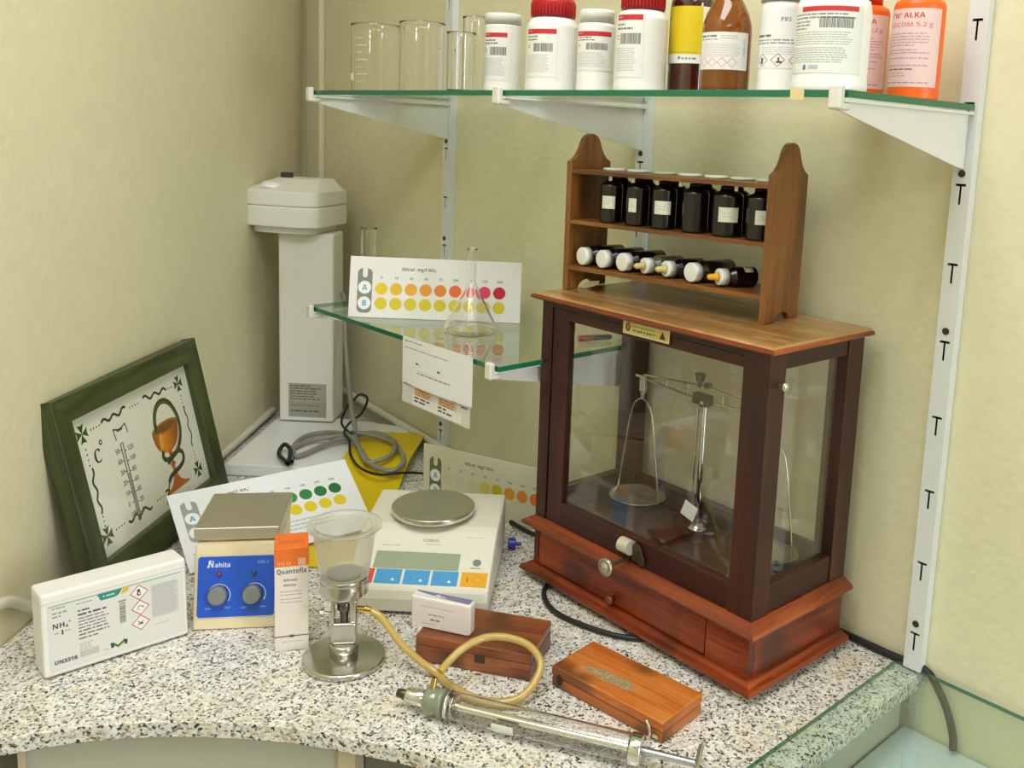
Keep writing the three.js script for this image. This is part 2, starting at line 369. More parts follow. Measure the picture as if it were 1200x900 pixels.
// ------------------------------------------------------------------ wall rails, brackets, glass shelves
const RAIL_X = [0.5298, 1.0711, 1.6145], T0 = 0.8571;
const railLabel = ['white slotted shelf rail in the corner left of the coloured test card', 'white slotted shelf rail behind the wooden bottle rack', 'white slotted shelf rail on the wall right of the balance case'];
RAIL_X.forEach((x, i) => {
  const t = thing('shelf_rail', railLabel[i], 'shelf rail', [x, 0, 0.0005], 0);
  const w = 0.024, d = 0.0162, yA = 0.004, yB = 1.35, holes = [];
  const screws = [];
  for (let k = -5; k <= 8; k++) {
    const top = T0 - 0.1 * k, b = 0.0066, s = 0.0014, h = 0.026, c = 0.0032;
    const p = new THREE.Path(); p.moveTo(-b, top); p.lineTo(-b, top - c); p.lineTo(-s, top - c); p.lineTo(-s, top - h); p.lineTo(s, top - h); p.lineTo(s, top - c); p.lineTo(b, top - c); p.lineTo(b, top); p.closePath(); holes.push(p);
    if ([-2, 2, 4, 8].includes(k) && !(i === 2 && k === -2)) screws.push(top + 0.0125);
  }
  const front = extrude([[-w / 2, yA], [w / 2, yA], [w / 2, yB], [-w / 2, yB]], 0.0012, 0, holes); front.translate(0, 0, d - 0.0012);
  part(t, 'channel', [front, bx(-w / 2, yA, 0, -w / 2 + 0.0014, yB, d - 0.0012, 0), bx(w / 2 - 0.0014, yA, 0, w / 2, yB, d - 0.0012, 0)], M.rail);
  part(t, 'channel_back', bx(-w / 2 + 0.0016, yA, 0, w / 2 - 0.0016, yB, 0.001, 0), M.slotDark, 'dark inside of the channel');
  for (const y of screws) { const g = new THREE.CylinderGeometry(0.0046, 0.0046, 0.0012, 16); g.rotateX(Math.PI / 2); g.translate(0, y, d + 0.0004); part(t, 'screw', g, M.screw); }
});
function bracket(x, y, len, label, group) {
  const t = thing('shelf_bracket', label, 'shelf bracket', [x, y, 0.0172]);
  const web = extrude([[0, 0], [len, 0], [len, -0.010], [0.018, -0.066], [0, -0.068]], 0.003);   // x = out from the wall
  web.rotateY(-Math.PI / 2); web.translate(0.0015, -0.002, 0);
  part(t, 'web', web, M.enamel);
  part(t, 'flange', bx(-0.008, -0.004, 0.0, 0.008, -0.0004, len, 0.0006), M.enamel);
  part(t, 'clip', [bx(-0.0075, -0.012, len - 0.001, 0.0075, 0.0135, len + 0.009, 0.003), bx(-0.0075, -0.012, len - 0.014, 0.0075, -0.0045, len + 0.002, 0.002)], M.clip, 'plastic end clip');
  return t;
}
const YU = 0.7456, YL = 0.3455, UL = 0.2988;
bracket(RAIL_X[0], YU, UL, 'white shelf bracket under the clear glassware, upper shelf');
bracket(RAIL_X[1], YU, UL, 'white shelf bracket above the wooden bottle rack, under the jars');
bracket(RAIL_X[2], YU, UL, 'white shelf bracket at the right end of the upper glass shelf');
bracket(RAIL_X[0], YL, UL, 'white shelf bracket at the corner end of the lower glass shelf');
bracket(RAIL_X[1], YL, UL, 'white shelf bracket of the lower shelf seen through the balance case');
function glassShelf(label, x0, x1, y, d, t = 0.008) {
  const s = thing('glass_shelf', label, 'glass shelf', [x0, y, 0.021]);
  part(s, 'pane', bx(0.001, 0, 0, x1 - x0 - 0.001, t, d - 0.001, 0), M.sheet);
  part(s, 'front_edge', bx(0.001, 0.0002, d - 0.0008, x1 - x0 - 0.001, t - 0.0002, d, 0), M.green, 'dark green front edge');
  part(s, 'side_edge', bx(x1 - x0 - 0.0008, 0.0002, 0, x1 - x0, t - 0.0002, d, 0), M.green);
  part(s, 'side_edge', bx(0, 0.0002, 0, 0.0008, t - 0.0002, d, 0), M.green);
  return s;
}
const TOPU = YU + 0.0005 + 0.008, TOPL = YL + 0.0005 + 0.008;
glassShelf('upper green-edged glass shelf carrying the jars and bottles', 0.520, 1.624, YU + 0.0004, 0.292);
glassShelf('lower green-edged glass shelf carrying the test card and flask', 0.508, 1.084, YL + 0.0004, 0.292);
tag(mesh('masking_tape', [bx(1.555, YU - 0.002, 0.3135, 1.572, YU + 0.0095, 0.314, 0), bx(1.557, YU + 0.0088, 0.300, 1.571, YU + 0.0093, 0.3135, 0)], M.kraft), 'scrap of yellowed masking tape on the upper shelf edge', 'tape');

// ------------------------------------------------------------------ jars and bottles on the upper shelf
const faceCam = (x, z, off = 0) => Math.atan2(2.1383 - x, 1.1745 - z) + off;
function jarLabelTex(seed, o) {
  return canvasTex(320, 320, (c, w, h) => {
    const r = rng(seed);
    c.fillStyle = o.bg ?? '#e4e4de'; c.fillRect(0, 0, w, h);
    if (o.red) { c.fillStyle = '#c22a30'; c.fillRect(o.red[0] * w, o.red[1] * h, o.red[2] * w, o.red[3] * h); c.fillStyle = '#e8a0a0'; c.fillRect(o.red[0] * w + 10, (o.red[1] + o.red[3] * 0.35) * h, 60, 5); }
    greek(c, o.x * w, 0.16 * h, 0.6 * w, 2, 20, 9, '#6a6a68', r, 0.5);
    bars(c, (o.x + o.bcx) * w, 0.31 * h, o.bcw * w, 0.17 * h, r, '#33332f');
    greek(c, o.x * w, 0.34 * h, 0.12 * w, 2, 14, 6, '#888', r);
    greek(c, o.x * w, 0.54 * h, 0.72 * w, 11, 11, 5, '#b4b4b0', r, 0.15);
  });
}
function jar(label, x, z, o) {
  const t = thing('chemical_jar', label, 'jar', [x, TOPU, z], faceCam(x, z, o.turn ?? 0));
  const R = o.r, H = o.h, c = o.cap, hb = H - c.h;
  part(t, 'body', lathe([[0, 0.0002], [R * 0.93, 0.0002], [R * 0.985, 0.002], [R, 0.006], [R, 0.012], [R * 0.985, 0.014], [R * 0.985, hb - o.sh], [R * 0.97, hb - o.sh * 0.75], [c.r * 1.02, hb - o.sh * 0.22], [c.r * 0.93, hb - o.sh * 0.1], [c.r * 0.9, hb], [0, hb]], 48), o.body ?? M.whitePlastic);
  const capPts = [[0, hb + 0.0002], [c.r, hb + 0.0002], [c.r, hb + c.h * 0.82], [c.r * 0.955, hb + c.h], [0, hb + c.h]];
  const cap = part(t, 'lid', lathe(capPts, 48), c.m ?? M.whitePlastic, c.label);
  const ribs = []; for (let i = 0; i < 40; i++) { const a = i / 40 * Math.PI * 2, g = bx(-0.0008, hb + c.h * 0.12, -0.0006, 0.0008, hb + c.h * 0.78, 0.0006, 0); g.translate(0, 0, c.r); g.rotateY(a); ribs.push(g); }
  if (c.ribs) part(cap, 'ribs', ribs, c.m ?? M.whitePlastic);
  if (c.ring) part(t, 'neck_ring', lathe([[c.r * 0.8, hb - 0.006], [c.r * 1.02, hb - 0.006], [c.r * 1.02, hb - 0.002], [c.r * 0.8, hb - 0.002]], 48), M.whitePlastic);
  if (o.tex) part(t, 'label', wrapPrint(R * 0.985 + 0.0004, o.lab[0], o.lab[1], o.lab[2], o.lab[3]), printed(o.tex), 'printed paper label');
  return t;
}
jar('white screw-top jar, leftmost of the jars, red line on label', 0.937, 0.205, { r: 0.0293, h: 0.1235, sh: 0.006, cap: { r: 0.0288, h: 0.017, ring: 0 }, lab: [0.02, 0.094, -1.25, 0.55], tex: jarLabelTex(1, { x: 0.06, red: [0.05, 0.02, 0.78, 0.09], bcx: 0.24, bcw: 0.5 }) });
jar('white jar with red cap between two white-lidded jars', 1.071, 0.22, { r: 0.0386, h: 0.134, sh: 0.016, cap: { r: 0.0325, h: 0.025, m: M.redCap, ribs: 1, label: 'red ribbed screw cap' }, lab: [0.022, 0.091, -1.2, 0.25], tex: jarLabelTex(2, { x: 0.04, red: [0.03, 0.02, 0.9, 0.1], bcx: 0.25, bcw: 0.55 }) });
jar('slim white jar with ringed neck between the two red-capped jars', 1.148, 0.205, { r: 0.0268, h: 0.117, sh: 0.006, cap: { r: 0.0248, h: 0.018, ring: 1 }, lab: [0.032, 0.087, -1.3, 1.1], tex: jarLabelTex(3, { x: 0.05, red: [0.0, 0.02, 0.92, 0.12], bcx: 0.26, bcw: 0.5 }) });
jar('white jar with red cap standing against the brown yellow-label bottle', 1.25, 0.22, { r: 0.0352, h: 0.133, sh: 0.014, cap: { r: 0.0292, h: 0.024, m: M.redCap, ribs: 1, label: 'red ribbed screw cap' }, lab: [0.02, 0.102, -1.25, 0.1], tex: jarLabelTex(4, { x: 0.08, red: [0.08, 0.02, 0.86, 0.085], bcx: 0.16, bcw: 0.66 }) });
{
  // tall brown bottle with yellow label
  const x = 1.282, z = 0.155, t = thing('reagent_bottle', 'tall brown glass bottle with a large yellow label', 'bottle', [x, TOPU, z], faceCam(x, z));
  part(t, 'body', lathe([[0, 0.0002], [0.028, 0.0002], [0.0305, 0.004], [0.0305, 0.122], [0.028, 0.134], [0.0175, 0.150], [0.0135, 0.157], [0.0135, 0.17], [0, 0.17]], 48), M.brownGlass);
  part(t, 'cap', lathe([[0, 0.1705], [0.0165, 0.1705], [0.0165, 0.19], [0.0155, 0.1925], [0, 0.1925]], 40), M.redCap);
  part(t, 'label', wrapPrint(0.0309, 0.043, 0.1175, -1.45, 1.45), printed(canvasTex(384, 320, (c, w, h) => {
    const r = rng(8); c.fillStyle = '#e6e4da'; c.fillRect(0, 0, w, h); c.fillStyle = '#d9bf0c'; c.fillRect(0, 0, w * 0.66, h * 0.84);
    c.fillStyle = '#6a5a10'; c.fillRect(22, 58, 16, 14); greek(c, 20, h * 0.8, w * 0.55, 1, 8, 4, '#9a8a20', r, 0.1);
    c.fillStyle = '#4b7d96'; c.fillRect(w * 0.3, h * 0.88, 14, 16); greek(c, w * 0.36, h * 0.9, w * 0.22, 1, 8, 10, '#6a8c98', r, 0); greek(c, w * 0.7, 30, w * 0.26, 16, 14, 5, '#c0bfb6', r);
  })), 'yellow and white paper label');
}
{
  const x = 1.399, z = 0.228, t = thing('amber_bottle', 'amber glass bottle with white lid and hazard-diamond label', 'bottle', [x, TOPU, z], faceCam(x, z));
  part(t, 'body', lathe([[0, 0.0002], [0.026, 0.0002], [0.0298, 0.003], [0.0305, 0.008], [0.0305, 0.074], [0.0295, 0.084], [0.026, 0.095], [0.0205, 0.106], [0.017, 0.1115], [0.0165, 0.118], [0, 0.118]], 56), M.amber);
  part(t, 'liquid', lathe([[0, 0.004], [0.0275, 0.004], [0.0285, 0.008], [0.0285, 0.062], [0, 0.062]], 40), mat(0xa0600f, 0.3, { transmission: 0.6, thickness: 0 }));
  part(t, 'lid', lathe([[0, 0.1183], [0.0175, 0.1183], [0.0175, 0.134], [0.0165, 0.136], [0, 0.136]], 40), M.whitePlastic);
  part(t, 'label', wrapPrint(0.0309, 0.0275, 0.0715, -1.3, 0.98), printed(canvasTex(384, 256, (c, w, h) => {
    const r = rng(9); c.fillStyle = '#e3e1dd'; c.fillRect(0, 0, w, h);
    greek(c, 14, 22, w * 0.36, 1, 16, 12, '#6d6d6c', r, 0); greek(c, 14, 46, w * 0.4, 1, 16, 8, '#999', r, 0); greek(c, w * 0.46, 24, w * 0.4, 2, 16, 6, '#aaa', r);
    greek(c, w * 0.12, 80, w * 0.72, 8, 12, 5, '#bcbab8', r, 0.1); greek(c, w * 0.88, 40, w * 0.07, 10, 12, 6, '#aab', r, 0);
    c.strokeStyle = '#c9877c'; c.lineWidth = 4; for (let i = 0; i < 4; i++) { const px = 60 + i * 68, py = 208; c.beginPath(); c.moveTo(px, py - 32); c.lineTo(px + 32, py); c.lineTo(px, py + 32); c.lineTo(px - 32, py); c.closePath(); c.stroke(); }
  })), 'white label with red diamonds');
}
{
  const x = 1.462, z = 0.2, t = thing('white_canister', 'tall white plastic canister with small hazard pictures on its label', 'canister', [x, TOPU, z], faceCam(x, z));
  part(t, 'body', lathe([[0, 0.0002], [0.0275, 0.0002], [0.0285, 0.002], [0.0285, 0.100], [0.0272, 0.102], [0.0272, 0.1075], [0, 0.1075]], 48), M.whitePlastic);
  part(t, 'lid', lathe([[0, 0.108], [0.0288, 0.108], [0.0288, 0.112], [0.0278, 0.113], [0.0278, 0.124], [0.0265, 0.126], [0, 0.126]], 48), M.whitePlastic);
  part(t, 'label', wrapPrint(0.0288, 0.03, 0.099, -1.5, 1.2), printed(canvasTex(320, 320, (c, w, h) => {
    const r = rng(10); c.fillStyle = '#e2e4e2'; c.fillRect(0, 0, w, h);
    c.fillStyle = '#777'; c.font = 'bold 30px sans-serif'; c.fillText('PRS', w * 0.5, 70);
    greek(c, 20, 140, w * 0.3, 1, 12, 12, '#666', r, 0); greek(c, 20, 165, w * 0.78, 2, 16, 8, '#909090', r, 0.1); greek(c, w * 0.2, 205, w * 0.6, 4, 12, 5, '#b8b8b8', r, 0.1);
    c.lineWidth = 4; c.strokeStyle = '#b66f64'; for (let i = 0; i < 3; i++) { const px = 70 + i * 88, py = 276; c.beginPath(); c.moveTo(px, py - 34); c.lineTo(px + 34, py); c.lineTo(px, py + 34); c.lineTo(px - 34, py); c.closePath(); c.stroke(); }
    c.fillStyle = '#3c3c3c'; c.fillRect(62, 262, 14, 34); c.fillRect(150, 282, 30, 10); c.fillRect(158, 262, 8, 26);
  })), 'printed label');
}
jar('wide white jar with broad red cap beside the orange bottles', 1.553, 0.238, { r: 0.0412, h: 0.131, sh: 0.016, turn: -0.05, cap: { r: 0.0375, h: 0.029, m: M.redCap, ribs: 1, label: 'broad red screw cap' }, lab: [0.02, 0.091, -1.35, 0.9], tex: canvasTex(420, 320, (c, w, h) => {
  const r = rng(14); c.fillStyle = '#dcdfd6'; c.fillRect(0, 0, w, h); c.fillStyle = '#c62f33'; c.fillRect(w * 0.2, 6, w * 0.72, 24);
  greek(c, w * 0.08, 40, w * 0.8, 2, 16, 7, '#77786f', r, 0.2); greek(c, w * 0.06, 74, w * 0.3, 3, 16, 8, '#8a8b84', r, 0.3); bars(c, w * 0.46, 56, w * 0.4, 52, r, '#3a3a34');
  greek(c, w * 0.08, 126, w * 0.78, 6, 11, 5, '#a7a9a0', r, 0.08); greek(c, w * 0.06, 200, w * 0.76, 7, 11, 5, '#a2a49b', r, 0.1); c.fillStyle = '#4b6d92'; c.fillRect(w * 0.28, 282, 16, 24); c.fillStyle = '#aab4c0'; c.fillRect(w * 0.36, 284, 50, 20);
}) });
const alka = (seed) => canvasTex(320, 480, (c, w, h) => {
  const r = rng(seed); c.fillStyle = '#e2c3bd'; c.fillRect(0, 0, w, h);
  c.fillStyle = '#b3384a'; c.font = 'bold 44px sans-serif'; c.fillText("Y'W' ALKA", 14, 58); c.fillStyle = '#cf7a7c'; c.font = 'bold 40px sans-serif'; c.fillText('DISCOM 5.2 g', 14, 112, w - 30);
  for (const [y, n] of [[150, 5], [250, 2], [300, 1], [345, 1]]) greek(c, 16, y, w * 0.84, n, 18, 7, '#b28f92', r, 0.4);
  greek(c, 16, 368, w * 0.55, 1, 12, 8, '#7a5a60', r, 0.1); greek(c, 16, 392, w * 0.45, 2, 18, 6, '#b79a9c', r); greek(c, 16, 450, w * 0.85, 1, 12, 8, '#b08a8c', r, 0.1);
});
function orangeBottle(label, x, z, turn, seed) {
  const t = thing('orange_bottle', label, 'bottle', [x, TOPU, z], faceCam(x, z, turn));
  part(t, 'body', lathe([[0, 0.0002], [0.028, 0.0002], [0.0295, 0.003], [0.0295, 0.108], [0.0275, 0.1135], [0.021, 0.1165], [0.018, 0.117], [0, 0.117]], 48), M.orangePlastic);
  part(t, 'cap', lathe([[0, 0.1175], [0.0195, 0.1175], [0.0195, 0.133], [0.0185, 0.135], [0, 0.135]], 40), M.orangeCap);
  part(t, 'label', wrapPrint(0.0298, 0.0145, 0.1035, -1.5, 0.95), printed(alka(seed)), 'pink printed label');
}
orangeBottle('orange plastic bottle with pink label, rightmost on the upper shelf', 1.582, 0.10, 0, 21);
orangeBottle('orange plastic bottle half hidden behind the wide red-capped jar', 1.497, 0.075, 0.25, 22);

// clear glassware at the left end of the upper shelf
function beaker(label, x, z, r, h, o = {}) {
  const t = thing('glass_beaker', label, 'beaker', [x, TOPU, z], faceCam(x, z));
  part(t, 'wall', lathe([[0, 0.0004], [r - 0.003, 0.0004], [r - 0.0005, 0.003], [r - 0.0003, h - 0.004], [r + 0.001, h], [r - 0.0012, h - 0.0005], [r - 0.002, h - 0.005], [r - 0.0022, 0.004], [r - 0.004, 0.0025], [0, 0.0025]], 48), M.glass);
  if (o.marks) { const gs = []; for (let i = 0; i < 7; i++) gs.push(wrapPrint(r + 0.0002, 0.02 + i * 0.013, 0.0208 + i * 0.013, -0.85, -0.55 + (i % 2) * 0.2)); part(t, 'graduation_marks', gs, M.whitePlastic, 'white graduation marks'); }
  if (o.sticker) part(t, 'sticker', wrapPrint(r + 0.0003, 0.022, 0.036, -1.35, -1.02), M.paper, 'small white sticker');
  return t;
}
beaker('wide clear beaker with white sticker, leftmost on the upper shelf', 0.556, 0.2, 0.0455, 0.125, { marks: 1, sticker: 1 });
beaker('clear beaker second from the left on the upper shelf', 0.707, 0.2, 0.0395, 0.122);
beaker('narrow clear glass in front of the left rail, tallest of the glassware', 0.812, 0.165, 0.0205, 0.13);
beaker('short clear glass touching the leftmost white jar', 0.905, 0.262, 0.0225, 0.091);

// ------------------------------------------------------------------ test cards
function chem(c, x, y, size, bits) {   // [text, shift]: -1 below the line, 1 above it
  for (const [txt, up] of bits) { c.font = `bold ${Math.round(up ? size * 0.62 : size)}px sans-serif`; c.fillText(txt, x, y - (up > 0 ? size * 0.38 : up < 0 ? -size * 0.16 : 0)); x += c.measureText(txt).width; }
}
function drawCard(c, w, h, o) {
  const U = h0 => h0 * w / 1000;   // 1000 units = card width
  c.fillStyle = o.bg; c.fillRect(0, 0, w, h);
  c.fillStyle = o.grey; // cuvette sign
  const lx = U(45), lw = U(86), y0 = U(68);
  c.beginPath(); c.roundRect(lx, y0, lw, U(o.tall ?? 262), U(30)); c.fill();
  c.fillStyle = o.bg; c.fillRect(lx + lw * 0.33, y0 - U(6), lw * 0.34, U(46)); c.beginPath(); c.arc(lx + lw / 2, y0 + U(40), lw * 0.17, 0, 7); c.fill();
  for (const [s, cy] of [['A', 180], ['B', 272]]) {
    c.fillStyle = '#eef0ee'; c.beginPath(); c.arc(lx + lw / 2, U(cy), U(38), 0, 7); c.fill();
    c.strokeStyle = '#b9bcba'; c.lineWidth = U(3); c.stroke();
    c.fillStyle = o.ink; c.font = `bold ${Math.round(U(46))}px sans-serif`; c.textAlign = 'center'; c.fillText(s, lx + lw / 2, U(cy + 17));
  }
  c.fillStyle = '#55554f'; c.textAlign = 'left'; chem(c, U(300), U(75), U(26), o.title);
  for (let i = 0; i < 9; i++) {
    const cx = U(185 + 86.25 * i);
    c.fillStyle = '#77776f'; c.font = `bold ${Math.round(U(20))}px sans-serif`; c.textAlign = 'center'; c.fillText(['0', '10', '25', '50', '75', '100', '150', '250', '500'][i], cx, U(126));
    for (const [row, cy] of [[o.a, 185], [o.b, 272]]) if (row[i]) { c.fillStyle = row[i]; c.beginPath(); c.arc(cx, U(cy), U(36), 0, 7); c.fill(); }
  }
  if (o.extra) { const r = rng(3); c.fillStyle = '#55554f'; c.fillRect(U(62), U(352), U(18), U(16)); greek(c, U(40), U(395), U(80), 3, U(22), U(7), '#999', r); greek(c, U(170), U(340), U(760), 3, U(26), U(8), '#b5b5b0', r); }
}
const yl = '#d8c52e';
const cardTex1 = canvasTex(1000, 355, (c, w, h) => drawCard(c, w, h, { bg: '#e4e4df', grey: '#83847f', ink: '#4d9cc6', title: [['Nitrat  mg/l NO', 0], ['3', -1], ['-', 1]], a: ['#e0c92a', '#e3b634', '#e2a93a', '#e49a3a', '#e48432', '#ea6a30', '#e64f5c', '#e23a66', '#c41230'], b: Array(9).fill(yl) }));
const cardTex2 = canvasTex(1000, 500, (c, w, h) => drawCard(c, w, h, { bg: '#e6e8e8', grey: '#9a9b99', ink: '#3d8fc4', title: [['mg/l NH', 0], ['4', -1], ['+', 1]], extra: 1, a: ['#e4d23a', '#c9c832', '#a3b834', '#74a63a', '#4e9840', '#3a8c42', '#2c8040', '#1f743a', '#1a6a36'], b: Array(9).fill('#e0c81e') }));
const cardTex3 = canvasTex(1000, 355, (c, w, h) => drawCard(c, w, h, { bg: '#d6d2b8', grey: '#6d6c4e', ink: '#5d8f98', title: [['Nitrat  mg/l NO', 0], ['3', -1], ['-', 1]], a: ['#d2ceb2', '#d4cdac', '#d8cda0', '#d2c562', '#cdb016', '#dc9a1c', '#e08a28', '#e67a26', '#e2682a'], b: Array(9).fill('') }));
function testCard(label, pos, yaw, lean, roll, w, h, tex, flap) {
  const t = thing('test_card', label, 'colour card', pos, yaw);
  t.rotation.x = -lean; t.rotation.z = roll;
  part(t, 'board', bx(0, 0, -0.0012, w, h, 0, 0.0003), M.paper);
  part(t, 'print', flatPrint(w - 0.001, h - 0.001, 0.0005, 0.0005, 0.0004), printed(tex, 0.55));
  if (flap) { const g = bx(0.04, 0, -0.001, w - 0.04, h * 0.98, 0, 0); g.translate(0, -h, 0); g.rotateX(flap); g.translate(0, h, -0.0015); part(t, 'back_flap', g, M.paper); }
  return t;
}
testCard('white test card with yellow to red dots standing on the lower glass shelf', [0.6458, TOPL + 0.0004, 0.3077], 0.8126, 0.1825, 0, 0.3085, 0.1094, cardTex1, 0.37);
{
  const L = 0.304, t = testCard('white test card with green and yellow dots leaning behind the magnetic stirrer', [0, 0, 0], 1.4, 1.0, 0.05, L, L * 0.5, cardTex2);
  // placed by its upper left corner
  const up = V(0, 1, 0).multiplyScalar(L * 0.5).applyEuler(new THREE.Euler(-1.0, 1.4, 0.05, 'YXZ'));
  t.position.set(0.621 - up.x, 0.0858 - up.y, 0.623 - up.z);
}
testCard('faded yellowish test card leaning by the wall behind the electronic scale', [0.718, 0.0012, 0.189], 0.325, 0.0, 0, 0.3085, 0.112, cardTex3, 0.2);

// ------------------------------------------------------------------ glassware and oddments on the lower shelf
{
  const x = 0.868, z = 0.202, t = thing('conical_flask', 'clear conical flask with a long narrow neck on the lower shelf', 'flask', [x, TOPL, z], 0);
  part(t, 'wall', lathe([[0, 0.0004], [0.042, 0.0004], [0.0465, 0.004], [0.0455, 0.009], [0.0085, 0.082], [0.0072, 0.09], [0.0072, 0.141], [0.009, 0.144], [0.0075, 0.1445], [0.0058, 0.141], [0.0058, 0.09], [0.0072, 0.081], [0.044, 0.0085], [0.0435, 0.004], [0.040, 0.0022], [0, 0.0022]], 56), M.glass);
}
{
  const t = thing('measuring_cylinder', 'thin clear measuring cylinder rising behind the upper left of the test card', 'cylinder', [0.537, TOPL, 0.2], faceCam(0.537, 0.2));
  part(t, 'wall', lathe([[0, 0.006], [0.0135, 0.006], [0.0145, 0.008], [0.0145, 0.143], [0.0165, 0.146], [0.0143, 0.1455], [0.0131, 0.142], [0.0131, 0.0085], [0, 0.0085]], 40), M.glass);
  part(t, 'foot', lathe([[0, 0.0004], [0.024, 0.0004], [0.0245, 0.003], [0.0155, 0.0062], [0, 0.0062]], 40), M.clear);
}
{
  const t = thing('marker_pen', 'dark marker with a red cap lying at the back of the lower shelf', 'marker', [1.035, TOPL + 0.0056, 0.075], 1.2);
  const g = rod(V(0, 0, 0), V(-0.024, 0, 0), 0.0054); part(t, 'cap', g, M.redCap, 'red cap');
  part(t, 'barrel', [rod(V(0.0003, 0, 0), V(0.032, 0, 0), 0.0048), rod(V(0.032, 0, 0), V(0.036, 0, 0), 0.0048, 0.003)], mat(0x2a3a30, 0.4));
}
{
  const t = thing('hanging_note', 'white printed paper hanging from the lower shelf front edge', 'paper', [0.836, 0.3565, 0.3165]);
  const tex = canvasTex(420, 260, (c, w, h) => {
    const r = rng(33); c.fillStyle = '#e3e4e2'; c.fillRect(0, 0, w, h);
    greek(c, 14, 20, 120, 1, 10, 6, '#8b8d8e', r, 0); greek(c, 14, 56, 280, 1, 10, 6, '#999b9a', r, 0.02); c.fillStyle = '#5b5b58'; c.fillRect(88, 128, 18, 10); c.fillRect(222, 132, 18, 10); greek(c, 100, 178, 200, 1, 10, 7, '#84867f', r, 0);
    greek(c, 100, 168, 160, 1, 10, 3, '#bbb', r);
  });
  const shape = (z) => { const g = new THREE.PlaneGeometry(0.19, 0.078, 16, 1); g.translate(0.095, -0.039, 0); const p = g.attributes.position; for (let i = 0; i < p.count; i++) p.setZ(i, z + 0.004 * Math.sin(p.getX(i) / 0.19 * 3.1) * (-p.getY(i) / 0.078)); g.computeVertexNormals(); return g; };
  part(t, 'upper_sheet', shape(0.0), printed(tex, 0.75, { side: THREE.DoubleSide }));
  const tex2 = canvasTex(420, 140, (c, w, h) => {
    const r = rng(34); c.fillStyle = '#cfcfc9'; c.fillRect(0, 0, w, h); c.fillStyle = '#e3e2de'; c.fillRect(70, 74, 300, 60);
    greek(c, 10, 24, 60, 1, 10, 8, '#777', r, 0); for (const bx0 of [80, 230]) { greek(c, bx0, 16, 110, 1, 10, 9, '#6b5a4a', r, 0); c.fillStyle = '#d9b48e'; c.fillRect(bx0, 32, 110, 44); greek(c, bx0 + 6, 38, 95, 3, 14, 7, '#a7672f', r, 0.1); greek(c, bx0, 84, 100, 2, 20, 10, '#4a4a46', r, 0.4); }
    greek(c, 366, 30, 40, 1, 10, 9, '#555', r, 0);
  });
  const g2 = new THREE.PlaneGeometry(0.186, 0.04, 8, 1); g2.translate(0.095, -0.02, 0); g2.rotateZ(-0.012); g2.translate(-0.004, -0.072, -0.0018);
  part(t, 'lower_sheet', g2, printed(tex2, 0.75, { side: THREE.DoubleSide }), 'grey sheet with coloured tables below the white one');
}

